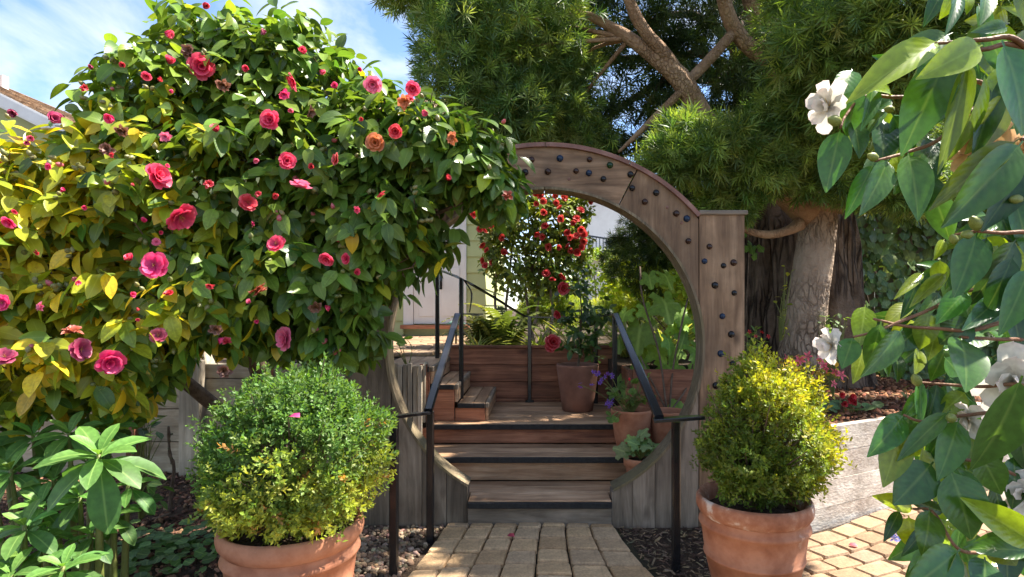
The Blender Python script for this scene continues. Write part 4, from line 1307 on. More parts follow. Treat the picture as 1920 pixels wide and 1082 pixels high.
flw = [(553, 153, 19, PINK, 0), (699, 157, 19, LIGHT, 0), (774, 165, 16, PINK, 0), (508, 226, 20, PINK, 1), (742, 246, 15, RED, 0), (704, 268, 20, ORG, 0), (538, 302, 18, PINK, 0),
       (563, 353, 23, LIGHT, 1), (293, 331, 27, PINK, 1), (336, 404, 31, PINK, 2), (519, 459, 19, PINK, 2), (613, 485, 16, PINK, 0), (290, 498, 26, HOT, 2), (537, 635, 25, LIGHT, 0),
       (205, 678, 27, HOT, 1), (150, 655, 22, DARK, 2), (480, 538, 21, RUST, 4), (98, 226, 22, (.55, .06, .2), 3), (378, 125, 25, PINK, 1), (316, 120, 17, PINK, 3), (565, 98, 14, PINK, 3),
       (383, 5, 12, RED, 3), (308, 60, 16, PINK, 3), (600, 130, 11, PINK, 3), (406, 248, 16, PINK, 3), (632, 300, 14, (.65, .1, .1), 1), (850, 260, 14, ORG, 4), (18, 415, 15, HOT, 0),
       (6, 568, 17, HOT, 2), (512, 364, 12, RED, 3), (465, 380, 17, RED, 2), (650, 485, 12, PINK, 0), (245, 552, 11, HOT, 3), (408, 635, 12, HOT, 3), (298, 630, 16, DARK, 2),
       (213, 222, 17, HOT, 3), (230, 243, 15, BROWN, 4), (420, 158, 15, BROWN, 4), (355, 97, 16, BROWN, 4), (953, 368, 13, RUST, 4), (915, 152, 9, RUST, 4), (689, 92, 7, RED, 3), (420, 695, 15, BROWN, 4),
       (592, 575, 14, BROWN, 4), (10, 670, 20, DARK, 2), (836, 160, 9, RED, 3), (803, 212, 12, PINK, 3), (760, 190, 16, ORG, 4), (246, 488, 15, PINK, 3), (405, 618, 13, BROWN, 4), (137, 625, 18, RUST, 4),
       (30, 210, 15, DARK, 3), (175, 125, 9, DARK, 3), (200, 280, 14, BROWN, 4), (580, 210, 12, BROWN, 4), (620, 575, 11, PINK, 3), (712, 362, 12, RED, 0), (655, 20, 0, RED, 0), (500, 60, 11, DARK, 3), (465, 130, 12, PINK, 3)]
for k in range(52):
    u, v = rng.uniform(0, 860), rng.uniform(60, 660)
    flw.append((u, v, rng.uniform(6, 12), (PINK, RED, HOT, LIGHT)[rng.integers(0, 4)], (3, 3, 0, 4)[rng.integers(0, 4)]))
for u, v, r, col, kd in flw:
    if r < 12.01 and kd in (0, 3, 4) and first_hit(CC, CR, u, v, 1.05) is None: continue
    if r == 0: continue
    Y = first_hit(CC, CR, u, v, 1.10) or first_hit(CC, CR, u, v, 1.5) or 2.9
    Y -= 0.09
    p = P(u, v, Y)
    rad = r * Y / FPX * (1.0 if kd != 4 else 1.1)
    me = [FL_FULL[0], FL_FULL[1], FL_OPEN, FL_CUP, FL_DEAD][kd]
    o = place("withered_flower" if kd == 4 else "flower", me, face_cam(p, .55 if kd != 3 else .8), p, rad, camellia, col)
    if kd == 4: o["label"] = "withered brown camellia bloom"
nb = 0
for i in visible_first(pts, np.ones(len(pts)), 900, 30):
    if rng.random() < 0.33 and nb < 130:
        nb += 1
        for k in range(rng.integers(1, 4)):
            d = nor[i] + rng.normal(size=3) * .6 + UP * .3
            pink = rng.random() < .12
            place("bud", BUD_ME, fr1(np.cross(d, (0.3, .2, .9)), d / np.linalg.norm(d)), pts[i] + nor[i] * .015 + rng.normal(size=3) * .014, .026 + .008 * rng.random(), camellia,
                  (.5, .12, .14) if pink else (.20 + .06 * rng.random(), .22, .085))

# ------------------------------------------------------------------ podocarpus tree and dark old tree
def tuft_base(n=20, w=0.10, spread=1.15):
    rs = random.Random(3)
    lb = (np.array([(0, 0, 0), (-w / 2, .45, .02), (0, 1, -.12), (w / 2, .45, .02)]), np.array([(0, 3, 2, 1)]), np.array([(.5, 0), (0, .5), (.5, 1), (1, .5)]))
    parts = []
    for k in range(n):
        a = k * 2.399
        e = 1.25 - spread * (k / n) + rs.uniform(-.15, .15)
        d = (cos(a) * cos(e), sin(a) * cos(e), sin(e))
        parts.append((lb, fr1(d, (rs.uniform(-.5, .5), rs.uniform(-.5, .5), 1)), (0, 0, -.55 * k / n), rs.uniform(.75, 1.05)))
    return merge_bases(parts)
TUFT = tuft_base(22, 0.095)
def tufts(parent, lobes, n, size, c0, c1, rmin=0.35, name="foliage", tuft=TUFT, upw=0.2, droop=0.0):
    C, Rr = lobes_of(lobes)
    p_, n_ = sample_lobes(C, Rr, n, rmin, 1.08, front=0.2, skip_inside=0.55)
    k = len(p_)
    ax = n_ * 0.9 + rng.normal(size=(k, 3)) * 0.55 + UP * upw - UP * droop
    R = frames(np.cross(ax, unit(k)), ax)
    t = jitter_tint(mixcol(c0, c1, rng.random(k) ** 1.4), 0.25)
    scatter(name, tuft, R, p_, size * (0.7 + .6 * rng.random(k)), t, M_NEEDLE, parent)
    return C, Rr

def px_limb(parent, pl, mat, name="limb", seg=12, n=26, wob=.06):
    """list of (u, v, Y, width px)"""
    q = [tuple(P(u, v, Y)) + (w * Y / FPX / 2,) for u, v, Y, w in pl]
    s = spline(q, n)
    tube(name, [p[:3] for p in s], [max(p[3], .004) for p in s], mat, parent, seg,
         disp=lambda p, t, f: 1 + wob * noise.noise(Vector((cos(t) * 2 + p[0] * 3, sin(t) * 2, p[2] * 6 + p[1]))))
podo = thing("podocarpus_tree", tuple(P(1497, 745, 4.9))[:2] + (0.585,), "tall fern-pine tree with pale curved trunk and drooping needle foliage above the gate", "tree")
def plates(p, t, f):
    q = Vector((cos(t) * 3.4, sin(t) * 3.4, p.z * 3.1))
    d = noise.voronoi(q * 2.3)[0]
    return 1 + .05 * noise.noise(q) - (.055 if d[1] - d[0] < .10 else 0.0)
s = spline([tuple(P(1492, 760, 4.9)) + (.205,), tuple(P(1502, 660, 4.9)) + (.178,), tuple(P(1514, 560, 4.88)) + (.162,), tuple(P(1531, 450, 4.86)) + (.148,), tuple(P(1534, 385, 4.85)) + (.142,), tuple(P(1522, 320, 4.8)) + (.13,)], 90)
tube("trunk", [p[:3] for p in s], [p[3] for p in s], M_BARK, podo, 64, disp=plates)
px_limb(podo, [(1520, 400, 4.82, 62), (1470, 362, 4.78, 46), (1420, 318, 4.7, 40), (1360, 265, 4.62, 40), (1312, 212, 4.55, 42), (1276, 148, 4.5, 40), (1228, 108, 4.5, 30), (1180, 72, 4.5, 24), (1135, 45, 4.55, 18), (1080, 20, 4.6, 8)], M_BARK_RED)
px_limb(podo, [(1280, 150, 4.5, 26), (1245, 100, 4.45, 25), (1212, 62, 4.4, 23), (1188, 22, 4.35, 22), (1170, -40, 4.3, 18), (1160, -120, 4.3, 8)], M_BARK_RED)
px_limb(podo, [(1288, 155, 4.52, 20), (1330, 112, 4.6, 20), (1372, 66, 4.66, 20), (1385, 60, 4.7, 18)], M_BARK_RED)
px_limb(podo, [(1278, 172, 4.5, 16), (1240, 208, 4.46, 14), (1195, 252, 4.45, 10), (1160, 285, 4.45, 5)], M_BARK_RED)
px_limb(podo, [(1532, 395, 4.82, 90), (1548, 310, 4.75, 66), (1520, 215, 4.7, 60), (1470, 130, 4.7, 58), (1440, 55, 4.7, 58), (1415, -30, 4.7, 55), (1400, -140, 4.7, 40), (1390, -260, 4.7, 20)], M_BARK_RED)
px_limb(podo, [(1462, 122, 4.7, 34), (1410, 92, 4.68, 30), (1376, 52, 4.66, 28), (1358, 5, 4.62, 26), (1345, -60, 4.6, 18)], M_BARK_RED)
px_limb(podo, [(1500, 420, 4.75, 26), (1478, 432, 4.7, 18), (1440, 440, 4.66, 15), (1400, 432, 4.6, 12), (1380, 418, 4.6, 6)], M_BARK_RED)
pod_front = [(868, 110, 4.6, 95, 140, .55), (985, 60, 4.8, 140, 110, .7), (955, 215, 4.7, 95, 75, .45), (1050, 165, 5.0, 80, 110, .5), (850, -30, 4.6, 120, 65, .6), (760, -30, 4.6, 80, 38, .4),
             (1040, 270, 5.2, 110, 55, .45)]
pod_mid = [(1260, 300, 4.2, 60, 45, .25), (1450, 290, 4.2, 80, 60, .3), (1530, 230, 4.1, 90, 90, .3), (1540, 330, 4.3, 60, 50, .25), (1330, 285, 4.25, 110, 62, .38), (1410, 325, 4.3, 95, 50, .34), (1275, 250, 4.35, 50, 42, .25), (1470, 235, 4.15, 80, 70, .4), (1360, 385, 4.5, 60, 40, .3),
           (1560, 80, 3.6, 125, 100, .5), (1690, 50, 3.4, 150, 110, .5), (1500, 20, 3.9, 80, 60, .4), (1630, 175, 3.7, 135, 75, .45), (1810, 90, 3.4, 150, 120, .5), (1600, 320, 4.3, 90, 62, .36),
           (1720, 350, 4.4, 120, 60, .4), (1850, 290, 4.7, 110, 100, .28)]
pod_over = [(1250, -190, 4.0, 260, 90, .7), (1560, -200, 3.3, 260, 100, .7), (1000, -170, 4.6, 200, 80, .5), (1500, -420, 3.7, 300, 110, .7)]
C1, _ = tufts(podo, pod_front, 4000, .098, (0.06, 0.125, 0.035), (0.27, 0.35, 0.085))
C2, _ = tufts(podo, pod_mid, 6600, .098, (0.06, 0.125, 0.032), (0.25, 0.34, 0.075), droop=.35)
C3, _ = tufts(podo, pod_over, 900, .10, (0.03, 0.06, 0.015), (0.09, 0.13, 0.03))
branch_to(podo, P(1180, 72, 4.5), [tuple(c) for c in C1], .020, M_BARK_RED, wob=.1)
branch_to(podo, P(1535, 340, 4.78), [tuple(c) for c, q in zip(C2, pod_mid) if q[1] > 200], .022, M_BARK_RED, wob=.1)
branch_to(podo, P(1440, 55, 4.7), [tuple(c) for c, q in zip(C2, pod_mid) if q[1] <= 200], .03, M_BARK_RED, wob=.1)
branch_to(podo, P(1400, -140, 4.7), [tuple(c) for c in C3], .035, M_BARK_RED, wob=.15)

old = thing("old_cypress_tree", tuple(P(1490, 735, 5.7))[:2] + (0.585,), "massive old tree with deeply furrowed dark trunk behind the pale trunk", "tree")
def furrow(p, t, f):
    q = Vector((cos(t) * 2.6, sin(t) * 2.6, p.z * 0.55))
    r = abs(noise.noise(q * 1.6 + Vector((0, 0, .3 * noise.noise(Vector((0, 0, p.z * 3)))))))
    r2 = abs(noise.noise(Vector((cos(t) * 9, sin(t) * 9, p.z * 2.2))))
    return 0.86 + 0.30 * min(r * 2.2, .6) + .10 * r2
s = spline([tuple(P(1500, 770, 5.75)) + (.74,), tuple(P(1494, 700, 5.75)) + (.62,), tuple(P(1490, 560, 5.75)) + (.56,), tuple(P(1486, 420, 5.75)) + (.52,), tuple(P(1470, 320, 5.75)) + (.42,), tuple(P(1440, 180, 6.0)) + (.32,), tuple(P(1400, 0, 6.4)) + (.22,)], 90)
tube("trunk", [p[:3] for p in s], [p[3] for p in s], M_BARK_DARK, old, 110, disp=furrow)
old_l = [(1150, 60, 5.4, 190, 120, .3), (1190, 235, 5.4, 150, 60, .28), (1340, 120, 5.5, 150, 150, .3), (1060, 290, 5.5, 110, 40, .25), (960, 120, 5.6, 110, 140, .3), (1600, 150, 5.6, 230, 150, .35), (1850, 250, 5.8, 220, 160, .4), (1330, -120, 5.3, 300, 80, .35)]
old_h = [(1255, 425, 6.1, 90, 75, .4), (1200, 480, 6.3, 70, 62, .35), (1290, 360, 6.0, 70, 50, .3), (1240, 530, 6.4, 60, 30, .3), (1130, 330, 6.6, 90, 40, .3)]
C4, _ = tufts(old, old_l, 4600, .12, (0.022, 0.048, 0.016), (0.10, 0.14, 0.035))
C5, _ = tufts(old, old_h, 1900, .085, (0.03, 0.06, 0.02), (0.11, 0.16, 0.04), droop=.6)
branch_to(old, P(1440, 180, 6.0), [tuple(c) for c in C4], .07, M_BARK_DARK, wob=.15)
branch_to(old, P(1470, 320, 5.75), [tuple(c) for c in C5], .05, M_BARK_DARK, wob=.12)

# ------------------------------------------------------------------ ivy
ivy = thing("ivy_hedge", (3.6, 5.9, 0.585), "thick dark green ivy smothering the fence beyond the mulch bed", "ivy")
fence = thing("board_fence", (4.5, 6.45, 0.585), "dark plank fence standing almost hidden behind the ivy", "fence")
for k in range(24):
    x = 2.55 + k * .2
    box("plank", x, x + .192, 6.42 + .02 * (k % 2) - .05 * (x - 2.5) * .2, 6.45 + .02 * (k % 2), 0.55, 2.55, M_GREY, fence)
n = 3300
T = np.stack([rng.uniform(2.60, 6.4, n), np.zeros(n), rng.uniform(.60, 2.55, n)], 1)
bul = np.array([noise.noise(Vector((a * 1.7, b * 1.7, 2.0))) for a, b in T[:, [0, 2]]])
T[:, 1] = 6.2 - .5 * (T[:, 0] - 2.6) * .25 - .26 * bul - .16 * rng.random(n)
d = np.stack([rng.normal(size=n) * .45, -.25 + rng.normal(size=n) * .15, -np.ones(n) * .9], 1)
nh = np.stack([rng.normal(size=n) * .45, -np.ones(n), .35 + rng.normal(size=n) * .4], 1)
t = jitter_tint(mixcol((0.06, 0.115, 0.04), (0.15, 0.225, 0.075), rng.random(n)), .25)
leaf_set(ivy, IVY, frames(d, nh), T, .115 * (.65 + .6 * rng.random(n)), t, M_LEAF, M_LEAF_A, 300, cell=22)
geo = []
for k in range(22):
    x = rng.uniform(2.7, 5.6)
    zz_ = np.linspace(.58, rng.uniform(1.4, 2.5), 9)
    geo.append(tube_geo([(x + .1 * sin(z_ * 4 + k), 6.25 - .5 * (x - 2.6) * .25, z_) for z_ in zz_], .009, 5, False))
v, f = join_geo(geo)
tag(pydata("stems", v, f, M_TWIG, ivy, True), kind='stuff')
# ivy climbing the old trunk
ivt = thing("climbing_ivy", tuple(P(1400, 560, 5.3)), "light green ivy strand climbing the old trunk beside the gate post", "ivy")
me = base_mesh("leaf", IVY, M_LEAF)
vp_ = spline([tuple(P(1398, 600, 5.15)), tuple(P(1404, 480, 5.15)), tuple(P(1402, 400, 5.2)), tuple(P(1415, 350, 5.25)), tuple(P(1430, 330, 5.3))], 30)
tube("stem", vp_, .006, M_TWIG, ivt, 5)
for i in range(60):
    q = vp_[rng.integers(8, 30)] + rng.normal(size=3) * np.array([.06, .04, .06])
    place("leaf", me, fr1((rng.normal() * .5, -.3, -.9), (rng.normal() * .4, -1, .4)), q, .05 + .04 * rng.random(), ivt, jitter_tint(np.array([(.10, .20, .03)]), .3)[0])

# ------------------------------------------------------------------ terracotta pots and boxwoods
def pot(name, c, r, h, label, mat, mat_rim=None, style='roll', base=.7, group=None):
    """rim radius r, height h, standing at c"""
    t = thing(name, c, label, "pot", group)
    mr_ = mat_rim or mat
    w = .012 + .02 * r
    if style == 'roll':
        body = [(r * base * .9, 0.0), (r * base, .008), (r * base * 1.08, h * .2), (r * .885, h * .46), (r * .905, h * .462), (r * .912, h * .475), (r * .905, h * .487), (r * .89, h * .49), (r * .95, h * .72), (r * .985, h * .735), (r * 1.0, h * .75), (r * .99, h * .77), (r * .955, h * .785), (r * .955, h * .83)]
        rim = [(r * .955, h * .831), (r * .99, h * .85), (r * 1.035, h * .885), (r * 1.05, h * .93), (r * 1.035, h * .975), (r * 1.0, h), (r * .95, h * .99), (r * .90, h * .965), (r * .87, h * .92), (r * .84, h * .6)]
    elif style == 'plain':
        body = [(r * base * .92, 0.0), (r * base, .006), (r * .82, h * .35), (r * .95, h * .78), (r * .99, h * .94)]
        rim = [(r * .99, h * .941), (r * 1.0, h * .97), (r * .98, h), (r * .93, h * .995), (r * .90, h * .96), (r * .86, h * .7)]
    else:
        body = [(r * base * .92, 0.0), (r * base, .005), (r * .90, h * .72), (r * .90, h * .725)]
        rim = [(r * .90, h * .726), (r * .985, h * .73), (r * 1.0, h * .96), (r * .985, h), (r * .91, h), (r * .89, h * .95), (r * .82, h * .6)]
    v, f = lathe_geo(body, c, 56, .012)
    pydata("body", v, f, mat, t, True)
    v, f = lathe_geo(rim, c, 56, .012)
    pydata("rim", v, f, mr_, t, True)
    v, f = lathe_geo([(r * .875, h * .86), (r * .6, h * .875), (r * .2, h * .885), (0.001, h * .885)], c, 24, .05)
    pydata("soil", v, f, M_SOIL, t)
    return t
BX = leaf_base(2, .55, .6, .55, .25, .1)
def sprig():
    parts = []
    rs = random.Random(8)
    for k in range(9):
        a = k * 2.399
        e = 1.2 - 1.0 * (k / 9)
        parts.append((BX, fr1((cos(a) * cos(e), sin(a) * cos(e), sin(e)), (rs.uniform(-.3, .3), rs.uniform(-.3, .3), 1)), (0, 0, -.13 * k), .42 * rs.uniform(.8, 1.1)))
    return merge_bases(parts)
SPRIG = sprig()
def boxwood(name, lobes, n, label, base_pt, tintfn, size=.05):
    t = thing(name, base_pt, label, "shrub")
    C, Rr = lobes_of(lobes)
    p_, n_ = sample_lobes(C, Rr, n, .68, 1.03, front=.25, skip_inside=.7)
    bump = np.array([noise.noise(Vector(q) * 7.0) + .6 * noise.noise(Vector(q) * 17.0) for q in p_])
    p_ = p_ + n_ * (bump * .085)[:, None]
    st_ = rng.random(len(p_)) < .06
    p_[st_] += n_[st_] * (.05 * rng.random((st_.sum(), 1)))
    k = len(p_)
    ax = n_ + rng.normal(size=(k, 3)) * .45 + UP * .45
    R = frames(np.cross(ax, unit(k)), ax)
    scatter("foliage", SPRIG, R, p_, size * (.7 + .6 * rng.random(k)), tintfn(p_), M_SOFT_A, t)
    b = Vector(base_pt)
    tube("trunk", spline([tuple(b - Vector((0, 0, .08))), tuple(b + Vector((.01, 0, .06))), tuple(b + Vector((0, .01, .16)))], 6), [.03, .026, .022, .022, .02, .018], M_TWIG, t, 8)
    geo = []
    for i in rng.choice(k, 160, replace=False):
        e = Vector(p_[i])
        a_ = b + Vector((0, 0, .14))
        m_ = a_.lerp(e, .55) + Vector((0, 0, -.03))
        geo.append(tube_geo([a_, m_, e], [.007, .004, .002], 4, False))
    v, f = join_geo(geo)
    tag(pydata("twigs", v, f, M_TWIG, t, True), kind='stuff')
    return t
LP = (P(548, 0, 2.3).x, 2.3, 0.0)
pot("terracotta_pot", LP, .258, .485, "large smooth terracotta pot holding the broad boxwood beside the pebbles", M_TERRA)
RP = (P(1413, 0, 2.6).x, 2.6, 0.0)
pot("terracotta_pot", RP, .236, .485, "large terracotta pot with white-crusted rim holding the egg-shaped boxwood", M_TERRA, M_TERRA_OLD)
def tint_l(p):
    u, v = px_of(p)
    n3 = np.array([noise.noise(Vector(q) * 5.5) for q in p])
    y = np.clip((v - 830) / 170 + n3 * .9 + rng.normal(size=len(p)) * .2, 0, 1)
    c = mixcol((0.10, 0.19, 0.04), (0.34, 0.37, 0.05), y)
    o = (rng.random(len(p)) < .05 * y)
    c[o] = (.42, .20, .07)
    return jitter_tint(c, .3)
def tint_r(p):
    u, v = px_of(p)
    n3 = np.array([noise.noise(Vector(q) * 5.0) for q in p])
    y = np.clip((u - 1380) / 260 + (780 - v) / 260 + n3 * .8 + rng.normal(size=len(p)) * .2, 0, 1)  # sunlight on the upper right painted into the leaf tint, plus random patches
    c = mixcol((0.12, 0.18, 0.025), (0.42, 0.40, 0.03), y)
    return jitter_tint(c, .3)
boxwood("boxwood", [(560, 850, 2.3, 160, 135, .36), (560, 770, 2.3, 120, 80, .28), (640, 850, 2.28, 85, 110, .26), (465, 880, 2.3, 75, 95, .25), (540, 930, 2.22, 130, 70, .26), (600, 745, 2.35, 75, 60, .22)],
        3600, "broad rounded boxwood bush with yellowing tips in the smooth terracotta pot", (LP[0], LP[1], .44), tint_l)
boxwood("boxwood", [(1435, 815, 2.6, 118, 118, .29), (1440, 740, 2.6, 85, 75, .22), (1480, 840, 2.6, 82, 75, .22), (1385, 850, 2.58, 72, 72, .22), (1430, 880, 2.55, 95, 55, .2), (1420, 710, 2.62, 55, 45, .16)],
        3200, "egg-shaped green boxwood bush, sunlit upper right tinted golden, in the white-crusted terracotta pot", (RP[0] - .01, RP[1], .44), tint_r)

# ------------------------------------------------------------------ foreground white camellia, near the camera on the right
wc = thing("white_camellia", (1.32, 1.12, 0), "camellia shrub with large glossy leaves and white blooms on the patio edge", "shrub")
GR, YG, OL, DK, BL = (.055, .145, .022), (.26, .36, .018), (.14, .20, .018), (.030, .085, .018), (.04, .11, .03)  # YG puts the glow of backlit leaves into the leaf colour
fg = [(1766, 74, 1618, 152, 62, .95, YG, .1), (1842, 84, 1752, 128, 62, .92, YG, -.2), (1764, 90, 1730, 158, 46, .98, GR, .3), (1778, 104, 1702, 262, 82, .95, GR, .2), (1818, 102, 1778, 298, 40, .93, OL, .5),
      (1848, 132, 1812, 292, 40, .96, OL, -.4), (1878, 76, 1948, 232, 125, .90, GR, -.1), (1802, 100, 1786, 212, 44, 1.0, GR, .2), (1866, 138, 1846, 272, 46, 1.0, GR, .3), (1888, 175, 1836, 278, 66, .98, OL, -.3),
      (1796, -12, 1791, 42, 24, .95, BL, .2), (1815, -12, 1819, 18, 20, .95, YG, 0), (1846, -18, 1857, 24, 34, .95, GR, 0), (1915, -40, 1935, 34, 60, .92, OL, 0), (1890, 52, 1842, 50, 28, 1.0, GR, 0),
      (1604, 164, 1593, 244, 52, 1.0, GR, .3), (1638, 153, 1633, 226, 32, 1.0, BL, -.3), (1672, 179, 1645, 155, 24, 1.02, YG, 0), (1674, 187, 1638, 203, 24, 1.04, GR, .2), (1662, 203, 1630, 240, 22, 1.02, GR, .5),
      (1576, 240, 1552, 346, 58, .98, GR, .35), (1598, 222, 1621, 286, 46, 1.0, BL, -.2), (1640, 304, 1592, 394, 36, .98, GR, .3), (1666, 296, 1634, 386, 50, .97, GR, -.25), (1702, 284, 1731, 392, 62, .97, GR, .15),
      (1655, 222, 1666, 294, 56, 1.05, DK, .1), (1672, 212, 1716, 290, 52, 1.03, GR, .2), (1740, 256, 1757, 330, 44, 1.04, DK, .0), (1912, 260, 1766, 362, 52, .95, OL, .55), (1918, 264, 1806, 404, 78, .93, GR, -.15),
      (1930, 300, 1868, 412, 58, .98, DK, .3), (1832, 436, 1806, 542, 68, .97, GR, .15), (1852, 440, 1818, 538, 34, 1.02, DK, .4), (1906, 446, 1842, 566, 66, 1.0, DK, -.2), (1900, 478, 1858, 584, 50, .98, DK, .25),
      (1930, 500, 1894, 612, 56, .97, GR, .2), (1776, 510, 1714, 562, 26, 1.02, OL, .5), (1732, 511, 1689, 547, 20, 1.05, OL, .5), (1722, 520, 1702, 586, 30, 1.06, DK, .3), (1814, 543, 1766, 594, 44, 1.0, GR, .2),
      (1814, 548, 1832, 604, 34, 1.03, GR, -.2), (1872, 560, 1828, 602, 40, 1.0, BL, .2), (1652, 602, 1632, 692, 46, .98, GR, .3), (1664, 612, 1652, 662, 32, 1.05, DK, 0), (1692, 616, 1637, 698, 46, .97, GR, -.3),
      (1600, 631, 1583, 684, 42, 1.0, GR, .1), (1742, 583, 1729, 652, 46, 1.0, OL, .4), (1730, 608, 1680, 658, 44, 1.02, DK, .2), (1818, 594, 1766, 642, 66, .98, DK, .1), (1800, 631, 1830, 712, 78, .97, GR, .05),
      (1888, 622, 1886, 662, 30, 1.05, BL, 0), (1722, 652, 1726, 694, 28, 1.06, OL, 0), (1680, 660, 1690, 706, 26, 1.1, DK, 0), (1757, 610, 1745, 668, 36, 1.05, OL, .2), (1696, 776, 1646, 844, 50, .98, GR, .25),
      (1690, 796, 1668, 902, 60, .97, OL, -.1), (1782, 769, 1692, 850, 36, .95, GR, .45), (1798, 784, 1772, 890, 56, .95, GR, .3), (1916, 704, 1855, 888, 115, .90, GR, .1), (1750, 866, 1688, 940, 76, .94, BL, .1),
      (1781, 878, 1830, 1006, 86, .92, GR, .1), (1788, 870, 1850, 948, 54, .98, BL, -.2), (1802, 798, 1822, 872, 50, 1.02, OL, .3), (1836, 848, 1880, 926, 56, .97, GR, .2), (1743, 953, 1741, 1038, 60, .95, GR, .05),
      (1688, 955, 1663, 1008, 24, .98, DK, .4), (1714, 954, 1654, 931, 34, .98, YG, .2), (1788, 1022, 1704, 1084, 28, .92, GR, .5), (1800, 1030, 1722, 1102, 70, .90, GR, .15), (1800, 1036, 1792, 1110, 50, .92, OL, -.3),
      (1846, 1044, 1852, 1120, 66, .90, DK, .1), (1944, 1022, 1840, 950, 60, .90, YG, -.3), (1932, 1034, 1828, 1022, 42, .92, GR, .4), (1724, 708, 1728, 792, 20, 1.02, GR, .6), (1758, 716, 1744, 796, 36, 1.04, DK, .2),
      (1812, 734, 1768, 774, 40, 1.02, OL, .3), (1740, 725, 1735, 785, 18, 1.02, DK, .5), (1900, 850, 1912, 950, 60, 1.0, DK, .2), (1862, 900, 1890, 1000, 50, 1.06, DK, .1), (1910, 930, 1930, 1040, 54, 1.04, DK, .2),
      (1900, 770, 1935, 880, 60, 1.0, DK, .1), (1880, 1000, 1900, 1090, 54, 1.0, DK, 0), (1840, 660, 1868, 720, 36, 1.06, DK, .2), (1890, 560, 1925, 650, 50, 1.02, DK, .1), (1860, 380, 1905, 440, 40, 1.06, DK, .2),
      (1900, 370, 1940, 470, 56, 1.02, GR, .1), (1770, 800, 1745, 862, 40, 1.06, DK, .2), (1740, 880, 1760, 940, 36, 1.08, DK, .2), (1830, 440, 1770, 462, 26, 1.02, OL, .2), (1770, 448, 1758, 480, 20, 1.02, YG, 0)]
extra = []
for (u0, v0, u1, v1, w, Y, c, roll) in fg:
    for rep in range(2):
        du, dv = rng.uniform(-45, 60), rng.uniform(-45, 45)
        th = rng.normal() * .5
        vx, vy = u1 - u0, v1 - v0
        k_ = max(.75, 70 / math.hypot(vx, vy)) * rng.uniform(.75, 1.0)
        k_ = min(k_, 1.6)
        extra.append((u0 + du, v0 + dv, u0 + du + k_ * (vx * cos(th) - vy * sin(th)), v0 + dv + k_ * (vx * sin(th) + vy * cos(th)), max(w, 34) * rng.uniform(.7, .95), Y + rng.uniform(.07, .24), (GR, GR, DK, OL, YG)[rng.integers(0, 5)], roll + rng.normal() * .3))
fg = fg + [e for e in extra if min(e[0], e[2]) > 1560 + .20 * max(0, 700 - abs(e[1] - 300)) * 0 and (min(e[0], e[2]) > 1690 or rng.random() < .45)]
me = base_mesh("leaf", LEAF_BIG, M_LEAF_FG)
for k, (u0, v0, u1, v1, w, Y, c, roll) in enumerate(fg):
    a_ = np.array(P(u0, v0, Y + .015)); b_ = np.array(P(u1, v1, Y - .02 + rng.normal() * .02))
    d = b_ - a_
    L = np.linalg.norm(d)
    side = np.cross(d / L, (0, -1, 0))
    nh = np.array((0, -1.0, .28)) + side * (roll + rng.normal() * .15)
    wd = w * Y / FPX
    col = jitter_tint(np.array([c]), .15)[0]
    place("leaf", me, fr1(d, nh), a_, (wd / .5, L * 1.04, L), wc, col)
# filler leaves deeper in the shrub, out towards the trunk
n = 130
T = np.stack([rng.uniform(.90, 1.65, n), rng.uniform(.95, 1.5, n), rng.uniform(.35, 1.95, n)], 1)
d = np.stack([rng.normal(size=n) * .6 - .2, rng.normal(size=n) * .4 - .2, -.5 - .6 * rng.random(n)], 1)
nh = np.stack([rng.normal(size=n) * .5, -np.ones(n), .6 + rng.normal(size=n) * .3], 1)
Rf = frames(d, nh); tf = jitter_tint(mixcol(DK, GR, rng.random(n)), .2)
for i in range(n):
    place("leaf", me, Rf[i], T[i], .11 + .04 * rng.random(), wc, tf[i])
s = spline([(1.32, 1.12, -.02, .03), (1.30, 1.14, .5, .026), (1.27, 1.12, 1.0, .022), (1.25, 1.08, 1.5, .016), (1.2, 1.05, 1.95, .008)], 20)
tube("trunk", [p[:3] for p in s], [p[3] for p in s], M_TWIG, wc, 9)
M_RTWIG = rough_mat("young_twig", [(0.3, (0.16, 0.065, 0.03)), (0.7, (0.28, 0.14, 0.07))], 20, rough=.6)
def fg_branch(z0, pl, r=.0045):
    f0 = np.array(P(*pl[0]))
    b0 = np.array((1.27, 1.12, z0))
    q = [tuple(b0 + (f0 - b0) * k) + (r * (1.8 - .8 * k),) for k in (0, .3, .6, .85)] + [tuple(P(u, v, Y)) + (r * (1 - .6 * i / len(pl)),) for i, (u, v, Y) in enumerate(pl)]
    s = spline(q, 44)
    tube("branch", [p[:3] for p in s], [max(p[3], .0012) for p in s], M_RTWIG, wc, 7)
fg_branch(1.55, [(1900, 72, .96), (1850, 74, .95), (1800, 78, .96), (1752, 82, .96)])
fg_branch(1.5, [(1900, 85, .97), (1850, 92, .95), (1805, 96, .96), (1770, 100, .97)])
fg_branch(1.45, [(1850, 190, 1.02), (1760, 262, 1.0), (1705, 284, .99), (1668, 295, .98), (1640, 302, .98)], .004)
fg_branch(1.5, [(1820, 150, 1.05), (1720, 178, 1.04), (1672, 182, 1.03), (1620, 180, 1.02), (1585, 218, 1.0), (1576, 240, .99)], .004)
fg_branch(1.4, [(1935, 258, .97), (1915, 262, .96)])
fg_branch(1.3, [(1930, 437, 1.0), (1880, 437, 1.0), (1835, 434, .99), (1790, 440, 1.02)], .004)
fg_branch(1.2, [(1900, 545, 1.03), (1815, 545, 1.02), (1745, 580, 1.02), (1690, 602, 1.0), (1640, 622, 1.0), (1600, 632, 1.0)], .004)
